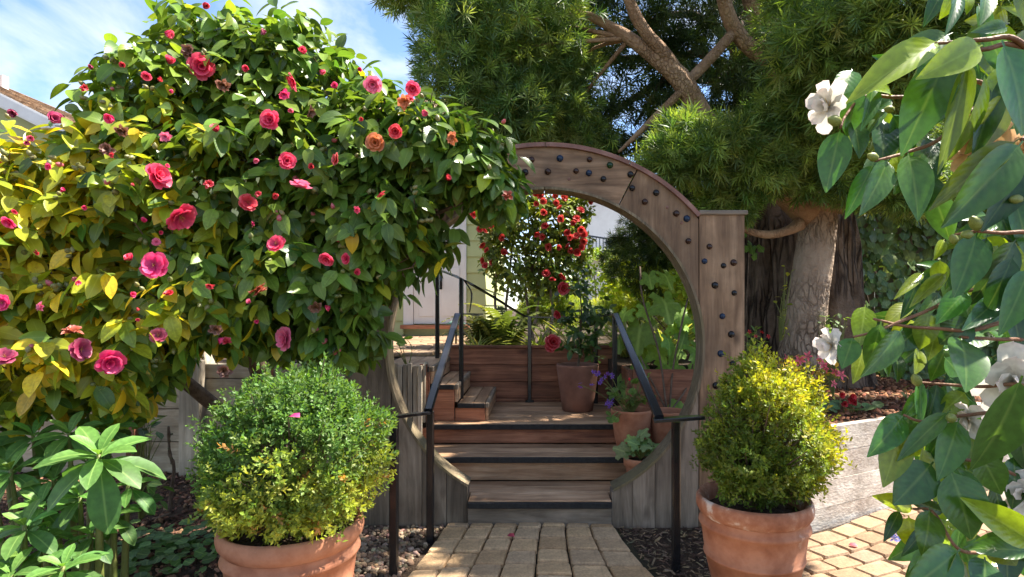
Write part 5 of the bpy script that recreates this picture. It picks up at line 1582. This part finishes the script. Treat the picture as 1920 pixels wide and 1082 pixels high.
fg_branch(1.1, [(1890, 605, 1.02), (1820, 620, 1.0), (1760, 616, 1.0), (1700, 612, 1.0), (1638, 598, 1.0)], .004)
fg_branch(1.05, [(1930, 640, 1.02), (1870, 636, 1.0), (1800, 632, .99)], .004)
fg_branch(.98, [(1915, 722, .97), (1840, 725, 1.0), (1760, 720, 1.02), (1712, 716, 1.03)], .0035)
fg_branch(.9, [(1890, 775, 1.0), (1800, 780, .98), (1730, 790, .98), (1694, 778, .98)], .0035)
fg_branch(.8, [(1880, 880, 1.0), (1810, 862, .98), (1768, 868, .95)], .0035)
fg_branch(.6, [(1900, 1030, .97), (1850, 1035, .94), (1795, 1028, .93), (1750, 960, .97), (1712, 954, .98)], .0035)
for u, v, Y, r, c, tilt in ((1556, 200, 1.02, 48, (.82, .77, .66), (-.75, -.55, -.15)), (1832, 272, 1.03, 62, (.82, .50, .20), (-.4, -.7, .25)), (1900, 715, 1.0, 78, (.82, .78, .68), (-.6, -.7, -.1)),
                            (1562, 648, 1.04, 36, (.82, .78, .7), (-.8, -.3, -.1)), (1815, 785, 1.03, 40, (.82, .78, .7), (-.7, -.5, -.4)), (1925, 925, 1.0, 46, (.82, .78, .7), (-.7, -.6, 0)), (1925, 280, 1.0, 40, (.80, .55, .25), (-.5, -.7, .1))):
    p = P(u, v, Y)
    dz_ = np.array(tilt) / np.linalg.norm(tilt)
    x = np.cross((.3, .2, .9), dz_); x /= np.linalg.norm(x)
    o = place("flower", FL_WHITE, np.stack([x, np.cross(dz_, x), dz_], -1), p, r * Y / FPX, wc, c)
    if c[2] < .3: o["label"] = "ageing cream and orange camellia bloom"
for u, v, Y, r in ((1564, 226, .98, 20), (1636, 294, .98, 16), (1667, 205, 1.0, 14), (1829, 418, .98, 22), (1812, 440, .98, 17), (1788, 448, .98, 15), (1905, 375, .97, 20), (1718, 712, 1.0, 18), (1783, 784, .95, 17)):
    p = P(u, v, Y)
    d = np.array((-.6 + rng.normal() * .3, -.3, .3 + rng.normal() * .3)); d /= np.linalg.norm(d)
    place("bud", BUD_ME, fr1(np.cross(d, (.1, .9, .2)), d), p, r * 1.5 * Y / FPX, wc, (.26, .29, .07))

# ------------------------------------------------------------------ generic small plants
def leafy(name, label, cat, base_pt, pts, size, tint_a, tint_b, base=LEAF_OVAL, mat=None, stem=True, droop=.2, m=1, group=None, upw=.5, stem_r=.003):
    """plant whose leaves sit at the given points, every leaf a part"""
    t = thing(name, base_pt, label, cat, group)
    pts = np.array(pts)
    c = pts.mean(0)
    nor = pts - (np.array(base_pt) * .6 + c * .4); nor /= np.linalg.norm(nor, axis=1, keepdims=True)
    R, T, S, I = shoot_leaves(pts, nor, m, size, droop=droop, upw=upw)
    me = base_mesh("leaf", base, mat or M_SOFT)
    tn = jitter_tint(mixcol(tint_a, tint_b, rng.random(len(T))), .2)
    for i in range(len(T)):
        place("leaf", me, R[i], T[i], S[i], t, tn[i])
    if stem:
        geo = []
        for q in pts:
            b = Vector(base_pt)
            m_ = b.lerp(Vector(q), .55) + Vector((rng.normal() * .015, rng.normal() * .015, .03))
            geo.append(tube_geo(spline([tuple(b), tuple(m_), tuple(q)], 6), [stem_r * 1.5, stem_r * 1.3, stem_r * 1.1, stem_r, stem_r * .8, stem_r * .6], 5, False))
        v, f = join_geo(geo)
        pydata("stems", v, f, M_TWIG if cat == 'shrub' else M_GSTEM, t, True)
    return t
def blob(u, v, Y, ru, rv, ry, n):
    C, Rr = lobes_of([(u, v, Y, ru, rv, ry)])
    return C[0] + unit(n) * Rr[0] * (rng.random((n, 1)) ** .4)

# broad whorled plants at the left
def whorl_plant(name, label, whorls, base_xy):
    t = thing(name, (base_xy[0], base_xy[1], 0), label, "plant")
    me = base_mesh("leaf", LEAF_WHORL, M_SOFT)
    for u, v, Y, L, n in whorls:
        c = P(u, v, Y)
        ln = L * Y / FPX
        ax = np.array((rng.normal() * .12, -.35, .9)); ax /= np.linalg.norm(ax)
        x = np.cross(ax, (0, 1, .2)); x /= np.linalg.norm(x); y = np.cross(ax, x)
        for k in range(n):
            a = k * 2.399 + rng.normal() * .12
            e = 1.05 - 1.65 * (k / n) + rng.normal() * .08
            d = (x * cos(a) + y * sin(a)) * cos(e) + ax * sin(e)
            sz = ln * (.5 + .6 * (k / n)) * (.9 + .2 * rng.random())
            place("leaf", me, fr1(d, ax + .25 * UP), np.array(c) - ax * (.035 * k / n), sz, t, jitter_tint(np.array([mixcol((.07, .16, .04), (.13, .27, .05), 1 - k / n)]), .18)[0])
        b = (base_xy[0] + (c.x - base_xy[0]) * .75, base_xy[1] + (c.y - base_xy[1]) * .75, -.01)
        q = spline([b, (b[0] * .5 + c.x * .5, b[1] * .5 + c.y * .5, c.z * .5), tuple(c)], 8)
        tube("stem", q, [.016, .016, .015, .014, .013, .011, .009, .007], M_GSTEM, t, 7)
whorl_plant("broad_leaf_plant", "tall green plant with whorls of long ribbed leaves on thick stems at the mulch bed",
            [(185, 852, 2.15, 118, 15), (130, 812, 2.45, 80, 13), (62, 815, 2.5, 80, 13), (205, 800, 2.6, 70, 12), (20, 880, 2.35, 85, 13), (100, 900, 2.4, 80, 12), (240, 905, 2.35, 60, 10), (-30, 800, 2.5, 80, 12), (150, 930, 2.3, 75, 12), (75, 945, 2.3, 75, 12), (215, 960, 2.3, 60, 11), (5, 830, 2.6, 70, 12), (165, 775, 2.75, 60, 11)], (-1.75, 2.4))
whorl_plant("broad_leaf_plant", "low green plant with starry leaf rosettes at the foot of the tall whorled plant",
            [(46, 985, 2.05, 85, 13), (118, 1062, 1.95, 85, 13), (-25, 1050, 2.0, 80, 12), (170, 1000, 2.2, 65, 11), (75, 1020, 2.1, 70, 12), (20, 1075, 1.95, 80, 12)], (-1.75, 2.05))
T = np.stack([rng.uniform(-2.45, -1.62, 260), rng.uniform(2.75, 3.35, 260), rng.uniform(.02, .09, 260)], 1)
gc = thing("round_leaf_groundcover", (-2.0, 3.05, 0), "low mat of small round green leaves spreading over the mulch", "ground cover")
me = base_mesh("leaf", ROUND, M_SOFT)
tn = jitter_tint(mixcol((.07, .15, .04), (.13, .24, .06), rng.random(260)), .2)
for i in range(260):
    if ((T[i, 0] + 2.03) / .42) ** 2 + ((T[i, 1] - 3.05) / .32) ** 2 > 1.1: continue
    a = rng.random() * 6.28
    place("leaf", me, fr1((cos(a), sin(a), .1), (rng.normal() * .3, -.35 + rng.normal() * .2, 1)), T[i], .05 + .022 * rng.random(), gc, tn[i])
tube("runner", [(-2.4, 3.05, .015), (-2.1, 2.95, .02), (-1.7, 3.1, .015)], .005, M_GSTEM, gc, 5)
leafy("leafy_shrub", "young shrub with rounded green leaves before the pale board wall", "plant", (P(262, 0, 3.6).x, 3.6, 0), np.vstack([blob(272, 812, 3.6, 34, 26, .1, 20), blob(282, 925, 3.55, 26, 40, .1, 16)]), .085, (.05, .11, .03), (.10, .18, .04))
tw = thing("bare_twig_plant", (P(318, 0, 3.75).x, 3.75, 0), "bare knobbly stem sprouting from the mulch beside the pale upright", "plant")
s = spline([tuple(P(317, 960, 3.75)), tuple(P(322, 920, 3.75)), tuple(P(326, 875, 3.76)), tuple(P(318, 850, 3.75)), tuple(P(316, 800, 3.75))], 16)
tube("stem", s, [.014 - .0005 * i + (.004 if i in (9, 11, 14) else 0) for i in range(16)], M_TWIG, tw, 7)
for u0, v0, u1, v1 in ((270, 925, 285, 893), (296, 920, 316, 903), (282, 980, 320, 962)):
    tube("cut_twig", spline([tuple(P(u0, v0 + 30, 3.6)), tuple(P(u0, v0, 3.6)), tuple(P(u1, v1, 3.6))], 7), .007, M_TWIG, tw, 6)
for k in range(7):
    place("bud", BUD_ME, fr1(unit(1)[0], UP + rng.normal(size=3) * .4), np.array(s[15 - k]) + rng.normal(size=3) * .008, .02, tw, (.10, .10, .04))

# plants on the raised bed
fu = leafy("fuchsia_bush", "small bush with yellow-red leaves and pink flowers between the boxwood and the tree", "plant", (P(1515, 0, 4.25).x, 4.25, .585),
           np.vstack([blob(1510, 690, 4.2, 40, 24, .12, 55), blob(1555, 700, 4.2, 26, 26, .1, 30), blob(1480, 680, 4.25, 18, 14, .08, 16), blob(1545, 745, 4.2, 20, 20, .08, 14)]), .055, (.36, .42, .05), (.75, .34, .08), droop=.35)
for u, v in ((1477, 672), (1488, 680), (1515, 668), (1540, 672), (1543, 684), (1567, 697), (1577, 703), (1538, 710), (1550, 690), (1525, 700), (1500, 675), (1562, 720)):
    p = P(u, v, 4.12)
    place("flower", FL_STAR, face_cam(p, .6), p, .042, fu, (.95, .16, .22))
cy = thing("cyclamen", (P(1585, 0, 4.0).x, 4.0, .585), "red cyclamen with marbled grey-green leaves on the raised mulch bed", "plant")
me = base_mesh("leaf", ROUND, M_SOFT)
for k in range(16):
    a = k * 2.399
    p = np.array((cy.location.x + .10 * cos(a) * (k / 16) ** .5 * 1.6 + .03, 4.0 + .08 * sin(a), .62 + .03 * rng.random()))
    place("leaf", me, fr1((cos(a), sin(a), .15), (rng.normal() * .2, -.5, .9)), p, .085, cy, jitter_tint(np.array([(.12, .20, .09)]), .25)[0])
for u, v in ((1575, 740), (1582, 757), (1598, 748), (1604, 753), (1594, 743), (1607, 748)):
    p = P(u, v, 3.98)
    place("flower", FL_CUP, face_cam(p, .5), p, .040, cy, (.62, .008, .02))
    tube("flower_stalk", [(p.x, 3.98, .60), tuple(p)], .003, M_GSTEM, cy, 4)
bg = leafy("red_bud_begonia", "small leafy plant with red buds between the gate post and the old trunk", "plant", (P(1410, 0, 4.3).x, 4.3, .585), blob(1412, 640, 4.3, 26, 34, .1, 34), .06, (.08, .15, .03), (.16, .24, .04))
for k in range(4):
    p = P(1405 + 12 * k, 622 + 9 * (k % 2), 4.2); place("flower", FL_STAR, face_cam(p, .5), p, .02, bg, (.6, .03, .03))
leafy("trunk_seedling", "sprig of yellow-green leaves growing up the left edge of the pale trunk", "plant", tuple(P(1462, 640, 4.66)), np.vstack([np.array([P(1474 + rng.normal() * 4, v, 4.64) for v in range(500, 640, 9)]), np.array([P(1466 + rng.normal() * 5, v, 4.64) for v in range(545, 640, 12)])]), .045, (.20, .25, .03), (.34, .34, .04))
leafy("vinca_plant", "pale leafy sprigs at the right foot of the pale trunk", "plant", (P(1562, 0, 4.7).x, 4.7, .585), blob(1563, 612, 4.7, 30, 26, .1, 32), .06, (.09, .16, .05), (.16, .22, .06))
leafy("bed_seedling", "tiny magenta-flowered seedling in the mulch under the ivy", "plant", (P(1700, 0, 4.5).x, 4.5, .59), blob(1705, 738, 4.5, 16, 12, .05, 10), .05, (.14, .22, .04), (.3, .05, .12))
gl = thing("grassy_clump", (P(1810, 0, 5.2).x, 5.2, .585), "clump of pale arching grass at the foot of the ivy", "grass")
def strap_clump(t, c, n, L, ta, tb, spread=1.0):
    me = base_mesh("blade", STRAP, M_SOFT)
    for k in range(n):
        a = rng.random() * 6.283
        e = rng.uniform(.55, 1.35) / spread
        d = (cos(a) * cos(e), sin(a) * cos(e), sin(e))
        q = (c[0] + rng.normal() * .035, c[1] + rng.normal() * .035, c[2])
        place("blade", me, fr1(d, (-cos(a) * sin(e), -sin(a) * sin(e), cos(e))), q, L * (.6 + .6 * rng.random()), t, jitter_tint(np.array([mixcol(ta, tb, rng.random())]), .15)[0])
strap_clump(gl, (gl.location.x, 5.2, .585), 45, .38, (.12, .18, .04), (.30, .34, .12))

# agapanthus
ag = thing("agapanthus", (P(1722, 0, 2.15).x, 2.15, .0), "slender stalk with a loose head of lavender florets over the brick patio", "flower")
tp = P(1697, 1022, 2.1)
tube("stalk", spline([(ag.location.x + .02, 2.15, .03), (ag.location.x, 2.13, .28), tuple(tp)], 10), .005, M_GSTEM, ag, 6)
strap_clump(ag, (ag.location.x + .02, 2.15, .03), 9, .22, (.05, .12, .03), (.10, .18, .04))
for k in range(15):
    a, e = k * 2.399, rng.uniform(-.2, 1.3)
    q = tp + Vector((cos(a) * cos(e), sin(a) * cos(e), sin(e))) * rng.uniform(.035, .06)
    tube("pedicel", [tuple(tp), tuple(q)], .0015, M_GSTEM, ag, 4)
    d = np.array(q - tp); d /= np.linalg.norm(d)
    place("floret", FL_STAR, fr1(np.cross(d, (.3, .4, .8)), d), tuple(q), .022, ag, (.30, .32, .72))

# ------------------------------------------------------------------ deck pots and plants
pD = (P(1083, 0, 4.75).x, 4.75, .481)
pot("clay_pot", pD, .172, .375, "tall brown clay pot on the deck holding a young camellia", M_TERRA_DARK, style='plain', base=.72)
dc = thing("potted_camellia", (pD[0], pD[1], .80), "young red camellia growing in the tall brown clay pot on the deck", "shrub")
lob = [(1085, 560, 4.75, 48, 55, .2), (1080, 620, 4.72, 40, 45, .17), (1115, 585, 4.78, 35, 40, .15), (1065, 655, 4.68, 32, 22, .12), (1050, 585, 4.75, 22, 30, .1), (1105, 650, 4.7, 32, 22, .12)]
C, Rr = lobes_of(lob)
pp, nn = sample_lobes(C, Rr, 62, .3, 1.05, skip_inside=.4)
R, T, S, I = shoot_leaves(pp, nn, 4, .075, droop=.45)
tn = jitter_tint(mixcol((.022, .055, .018), (.075, .14, .03), rng.random(len(T)) ** 1.5), .25)
me = base_mesh("leaf", LEAF_CAM, M_LEAF)
for i in range(len(T)): place("leaf", me, R[i], T[i], S[i], dc, tn[i])
tube("stem", spline([(pD[0], pD[1], .77), (pD[0] + .02, 4.76, 1.0), tuple(P(1090, 580, 4.76)), tuple(P(1084, 520, 4.75))], 14), [.012 - .0006 * i for i in range(14)], M_TWIG, dc, 7)
branch_to(dc, (pD[0] + .015, 4.755, .93), [tuple(c) for c in C], .006, M_TWIG, wob=.03, seg=5, n=6)
for u, v, r in ((1056, 540, 14), (1046, 590, 10), (1036, 642, 17), (1032, 650, 12)):
    p = P(u, v, 4.55)
    place("flower", FL_FULL[0], face_cam(p, .4), p, r * 4.55 / FPX, dc, (.42, .006, .015))

pA = (P(1184, 0, 4.02).x, 4.02, .336)
pot("terracotta_pot", pA, .140, .285, "terracotta pot with purple flowers on the middle step", M_TERRA, style='plain', base=.70)
pB = (P(1201, 0, 3.745).x, 3.745, .171)
pot("terracotta_pot", pB, .108, .19, "small banded terracotta pot with crinkled leaves on the lowest step", M_TERRA, style='band', base=.66)
pC = (P(1252, 0, 4.05).x, 4.05, .336)
pot("terracotta_pot", pC, .125, .27, "plain terracotta pot half hidden behind the right handrail arm", M_TERRA, style='plain', base=.72)
pu = leafy("purple_flower_plant", "sprawling plant with purple flower heads spilling from the terracotta pot on the middle step", "plant", (pA[0], pA[1], .58),
           np.vstack([blob(1190, 745, 4.0, 34, 18, .08, 26), blob(1150, 740, 3.95, 16, 14, .05, 10), blob(1150, 790, 3.88, 12, 18, .03, 6), blob(1195, 715, 4.0, 18, 14, .05, 6)]), .055, (.07, .14, .03), (.14, .22, .05), base=ROUND)
for u, v in ((1087, 718), (1088, 725), (1112, 698), (1118, 697), (1124, 699), (1120, 703), (1140, 700), (1146, 702), (1134, 706), (1128, 712), (1125, 718), (1110, 722), (1148, 706), (1141, 752), (1148, 748), (1138, 757), (1146, 756), (1142, 762)):
    p = P(u, v, 3.92); place("flower", FL_STAR, face_cam(p, .5), p, .020, pu, (.20, .08, .52))
for u, v in ((1089, 722), (1116, 700), (1142, 702), (1127, 714), (1143, 754), (1180, 712)):
    tube("flower_stalk", spline([(pA[0] - .05, pA[1] - .05, .60), tuple(P((u + 1165) / 2, v + 18, 3.95)), tuple(P(u, v, 3.93))], 8), .0025, M_GSTEM, pu, 5)
p = P(1180, 711, 3.93); place("bud", BUD_ME, fr1((1, 0, 0), (0, 0, 1)), tuple(p), .022, pu, (.6, .01, .02))
leafy("crinkled_geranium", "pale crinkled geranium leaves filling the small banded pot", "plant", (pB[0], pB[1], .345), blob(1198, 840, 3.72, 34, 16, .06, 17), .105, (.16, .26, .10), (.26, .36, .15), base=GRAPE, droop=.1)
vine = thing("broad_leaf_vine", (pC[0], pC[1] + .1, .58), "vine with big lobed maple-like leaves rising behind the right handrail", "plant")
me = base_mesh("leaf", GRAPE, M_SOFT)
vl = [(1160, 640, 40, .2), (1170, 700, 42, -.3), (1230, 735, 46, .3), (1285, 630, 44, -.2), (1250, 640, 44, .3), (1310, 680, 44, .1), (1205, 580, 40, -.2), (1270, 780, 50, .2), (1238, 568, 70, .0), (1205, 620, 80, -.3), (1258, 610, 60, .4), (1245, 690, 66, .2), (1282, 705, 68, .1), (1225, 705, 70, -.4), (1290, 660, 60, .5), (1200, 690, 60, -.5), (1262, 745, 68, .1), (1290, 750, 62, .3), (1240, 770, 60, -.2),
      (1190, 655, 50, .2), (1220, 655, 55, -.1), (1275, 590, 50, .2), (1180, 590, 45, -.3), (1215, 520, 40, 0), (1240, 520, 46, .2), (1302, 720, 60, .3), (1185, 720, 50, -.2), (1210, 745, 50, .1), (1300, 610, 46, .3), (1265, 655, 50, 0)]
for u, v, w, r in vl:
    Y = 4.35 + rng.random() * .35
    p = P(u, v - w * .35, Y)
    place("leaf", me, fr1((r * .9 + rng.normal() * .3, -.35, -.8), (r + rng.normal() * .35, -.8, .8 + rng.normal() * .35)), tuple(p), w * Y / FPX, vine, jitter_tint(np.array([mixcol((.11, .22, .035), (.24, .38, .05), rng.random())]), .25)[0])
for ends in ([(1250, 770), (1235, 660), (1205, 560), (1200, 500)], [(1255, 770), (1262, 690), (1280, 600), (1290, 560)], [(1250, 770), (1215, 700), (1190, 640), (1180, 590)], [(1258, 770), (1290, 720), (1305, 640), (1300, 600)]):
    tube("stem", spline([tuple(P(u, v, 4.2 + .12 * i)) for i, (u, v) in enumerate(ends)], 14), .007, M_TWIG, vine, 6)
leafy("tub_seedling", "round-leaved seedling growing in the grey slatted planter", "plant", (-0.92, 4.3, .86), np.array([P(746, 640, 4.25), P(764, 638, 4.25), P(735, 655, 4.25), P(755, 650, 4.28)]), .085, (.12, .22, .03), (.2, .3, .05), base=ROUND, droop=0)

# ------------------------------------------------------------------ terrace garden seen through the gate
rc = thing("red_camellia", (P(990, 0, 6.4).x, 6.4, .865), "open camellia bush full of small red blooms beside the green house", "shrub")
rl = [(950, 415, 6.2, 55, 55, .35), (1035, 420, 6.3, 60, 55, .35), (1000, 375, 6.4, 85, 36, .35), (985, 500, 6.3, 85, 60, .35), (925, 455, 6.2, 32, 45, .25), (1075, 450, 6.4, 36, 55, .25), (1050, 520, 6.4, 60, 45, .3), (1085, 395, 6.4, 26, 26, .2)]
C, Rr = lobes_of(rl)
pp, nn = sample_lobes(C, Rr, 1150, .2, 1.08, skip_inside=.4)
R, T, S, I = shoot_leaves(pp, nn, 5, .066, droop=.4)
tn = jitter_tint(mixcol((.07, .12, .025), (.28, .32, .05), rng.random(len(T)) ** 1.2), .3)
scatter("foliage", LEAF_CAM, R, T, S, tn, M_LEAF_A, rc)
for q in ((930, 5), (955, -6), (985, 8), (1010, -5), (1030, 6)):
    tube("stem", spline([(rc.location.x + q[1] * .01, 6.4, .85), tuple(P(q[0] + q[1], 600, 6.4)), tuple(P(q[0], 520, 6.35)), tuple(P(q[0] + 8, 430, 6.3))], 14), [.022 - .001 * i for i in range(14)], M_BARK, rc, 7)
branch_to(rc, P(985, 520, 6.35), [tuple(c) for c in C], .012, M_TWIG, wob=.06, seg=6)
rf = [(30, 236), (95, 282), (140, 307), (65, 327), (100, 327), (197, 377), (77, 424), (108, 458), (85, 520), (97, 552), (138, 532), (405, 107), (490, 78), (523, 119), (458, 156), (552, 97), (583, 133), (535, 166), (415, 170), (300, 220), (460, 222), (556, 197),
      (685, 211), (746, 157), (467, 309), (413, 357), (567, 264), (452, 375), (640, 290), (660, 262), (600, 347), (620, 378), (655, 370), (690, 330), (703, 357), (703, 405), (690, 440), (665, 467), (625, 460), (608, 435), (550, 438), (487, 435), (473, 598), (576, 615), (508, 640), (212, 470), (380, 90), (440, 120)]
for a_, b_ in rf:
    u, v = 880 + a_ / 3.28, 330 + b_ / 3.28
    Y = (first_hit(C, Rr, u, v, 1.1) or 6.2) - .03
    p = P(u, v, Y)
    place("flower", FL_FULL[rng.integers(0, 2)], face_cam(p, .5), p, rng.uniform(6.5, 9.0) * Y / FPX, rc, (.60 + .1 * rng.random(), .02 + .03 * rng.random(), .025))
# ferns
def frond_mesh(name, n=17, L=1.0):
    V, Fc = [], []
    st = .9 / n
    for i in range(n + 1):
        t = i / n
        V.append((t * .9, 0, .50 * sin(t * 2.1) - .25 * t * t))
    for i in range(n):
        t = i / n
        x, y_, z = V[i]
        pl_ = .20 * (1 - t) ** .7 * min(1, .15 + t * 4)
        for s in (-1, 1):
            o = len(V)
            V += [(x + st * .15 + pl_ * .22, s * pl_, z - .03), (x + st * .75 + pl_ * .22, s * pl_ * .92, z - .03)]
            Fc.append((i, i + 1, o + 1, o) if s < 0 else (i, o, o + 1, i + 1))
    Vn = np.array(V)
    u = np.stack([.1 + 0 * Vn[:, 0], Vn[:, 0]], 1)
    return Vn[:, [1, 0, 2]], np.array(Fc), u
FR = frond_mesh("frond")
def fern(label, u, v, Y, n, L, ta, tb, z0=.865):
    x = P(u, 0, Y).x
    t = thing("fern", (x, Y, z0), label, "fern")
    me = base_mesh("frond", FR, M_SOFT)
    for k in range(n):
        a = k * 2.399 + rng.normal() * .2
        e = rng.uniform(.1, .9)
        d = (cos(a) * cos(e), sin(a) * cos(e), sin(e))
        place("frond", me, fr1(d, (-cos(a) * sin(e), -sin(a) * sin(e), cos(e))), (x + .03 * cos(a), Y + .03 * sin(a), z0), L * rng.uniform(.75, 1.15), t, jitter_tint(np.array([mixcol(ta, tb, rng.random())]), .2)[0])
    tube("crown", [(x, Y, z0 - .02), (x, Y, z0 + .08)], [.05, .03], M_TWIG, t, 7)
fern("dark sword fern with arching fronds under the red camellia", 945, 0, 5.75, 22, .62, (.05, .085, .022), (.16, .17, .04))
fern("bronze-tipped fern in front of the house corner", 905, 0, 6.0, 14, .50, (.05, .08, .02), (.16, .14, .03))
for lab, u, Y, n, L in (("yellow striped grass clump at the house end of the deck planter", 893, 5.5, 60, .26), ("striped grass clump below the fern at the middle of the deck planter", 1010, 5.5, 80, .36),
                        ("striped grass clump behind the tall brown clay pot", 1075, 5.55, 60, .34), ("arching striped grass under the big lobed vine leaves", 1250, 5.0, 110, .42), ("tall pale grass beside the vine at the end of the deck railing", 1180, 5.3, 80, .42)):
    x = P(u, 0, Y).x
    t = thing("striped_grass", (x, Y, .865), lab, "grass", None)
    strap_clump(t, (x, Y, .865), n, L, (.14, .20, .04), (.42, .42, .14))
for lab, lobes, n, ca_, cb_ in (("bright green feathery rosemary bush behind the deck railing", [(1030, 560, 7.0, 48, 42, .3), (1000, 585, 6.9, 30, 25, .2), (1060, 580, 7.0, 34, 34, .25)], 900, (.16, .25, .04), (.40, .46, .07)),
                                ("broad sunlit feathery bush behind the lobed vine", [(1200, 560, 6.9, 60, 45, .35), (1250, 580, 6.7, 60, 50, .35), (1150, 580, 7.0, 40, 35, .3), (1300, 560, 6.8, 50, 60, .3)], 1600, (.15, .24, .03), (.42, .46, .06))):
    c = P(lobes[0][0], 0, lobes[0][2])
    t = thing("rosemary_bush", (c.x, c.y, .865), lab, "shrub")
    C, Rr = lobes_of(lobes)
    pp, nn = sample_lobes(C, Rr, n, .2, 1.08, skip_inside=.3)
    ax = nn * .5 + UP * .9 + rng.normal(size=nn.shape) * .3
    scatter("foliage", TUFT, frames(np.cross(ax, unit(len(pp))), ax), pp, .075 * (.7 + .6 * rng.random(len(pp))), jitter_tint(mixcol(ca_, cb_, rng.random(len(pp))), .2), M_NEEDLE, t)
    branch_to(t, (c.x, c.y, .85), [tuple(q) for q in C], .012, M_TWIG, wob=.04, seg=5, n=6)
ls = thing("sunlit_leafy_shrub", (P(1285, 0, 6.0).x, 6.0, .865), "sunlit yellow-green leafy shrub glowing behind the right side of the ring", "shrub")
C, Rr = lobes_of([(1280, 545, 6.0, 50, 55, .3), (1300, 600, 5.9, 45, 45, .25), (1220, 500, 6.2, 40, 30, .25), (1160, 520, 6.6, 40, 40, .25)])
pp, nn = sample_lobes(C, Rr, 300, .3, 1.05, skip_inside=.3)
R, T, S, I = shoot_leaves(pp, nn, 4, .085, droop=.4)
scatter("foliage", LEAF_OVAL, R, T, S, jitter_tint(mixcol((.20, .30, .035), (.46, .50, .05), rng.random(len(T))), .2), M_SOFT_A, ls)
branch_to(ls, (ls.location.x, 6.0, .85), [tuple(q) for q in C], .012, M_TWIG, wob=.05, seg=5, n=6)
hd = thing("clipped_hedge", (P(1200, 0, 10.0).x, 10.0, .865), "clipped green hedge across the back of the terrace garden", "hedge")
n = 7000
T = np.stack([rng.uniform(.2, 5.0, n), rng.uniform(9.4, 10.2, n), rng.uniform(.87, 2.25, n)], 1)
fcz = rng.random(n); T[fcz < .6, 1] = 9.4 + .12 * rng.random((fcz < .6).sum()); T[fcz > .8, 2] = 2.16 + .12 * rng.random((fcz > .8).sum())
d = unit(n); d[:, 1] -= .5
scatter("foliage", LEAF_OVAL, frames(d, unit(n) + np.array([0, -.5, .8])), T, .075 * (.6 + .7 * rng.random(n)), jitter_tint(mixcol((.10, .17, .03), (.26, .34, .05), rng.random(n)), .25), M_SOFT_A, hd)
geo = [tube_geo([(x, 9.8, .86), (x + .05, 9.8, 1.5), (x, 9.8, 2.0)], [.02, .015, .006], 5, False) for x in np.arange(.3, 5, .35)]
v, f = join_geo(geo); tag(pydata("stems", v, f, M_TWIG, hd, True), kind='stuff')
# hedge and shrubs behind the camellia, left of the house, closing the view
for lab, x, y, h, r in (("tall dark laurel behind the camellia and the shingled cottage eave", -7.2, 9.6, 3.0, 1.2), ("dark shrub between the house wall and the pale board wall", -3.6, 6.6, 1.5, .7)):
    t = thing("laurel_shrub", (x, y, .865), lab, "shrub")
    C = np.array([(x, y, .86 + h * .5), (x + r * .4, y - .1, .86 + h * .3), (x - r * .4, y, .86 + h * .35)]); Rr = np.array([(r, r * .8, h * .5), (r * .8, r * .7, h * .35), (r * .8, r * .7, h * .35)])
    pp, nn = sample_lobes(C, Rr, 500, .4, 1.05)
    R, T, S, I = shoot_leaves(pp, nn, 6, .13)
    scatter("foliage", LEAF_CAM, R, T, S, jitter_tint(mixcol((.02, .05, .015), (.06, .11, .02), rng.random(len(T))), .25), M_LEAF_A, t)
    branch_to(t, (x, y, .85), [tuple(q) for q in C], .03, M_TWIG)

# fallen petals
petal_me = base_mesh("fallen_petal", leaf_base(3, .8, .6, .4, .4, .2), M_PETAL)
for lab, u, v, z, col in (("pink petal lying on the path pavers near the step", 951, 1004, .043, (.6, .05, .1)), ("pink petal lying on the bark mulch", 342, 1000, .03, (.65, .06, .2)), ("pink petal lying on the sunny patio", 1591, 1022, .043, (.65, .08, .12)), ("pink petal caught on top of the broad boxwood", 542, 781, None, (.62, .06, .24))):
    if z is None:
        p = P(u, v, 1.98)
    else:
        Y = (EYE - z) * FPX / (v - CV); p = P(u, v, Y)
    o = place("fallen_petal", petal_me, fr1((.7, -.3, .15), (.1, -.3, 1)), tuple(p), .045, None, col)
    tag(o, lab, "petal")
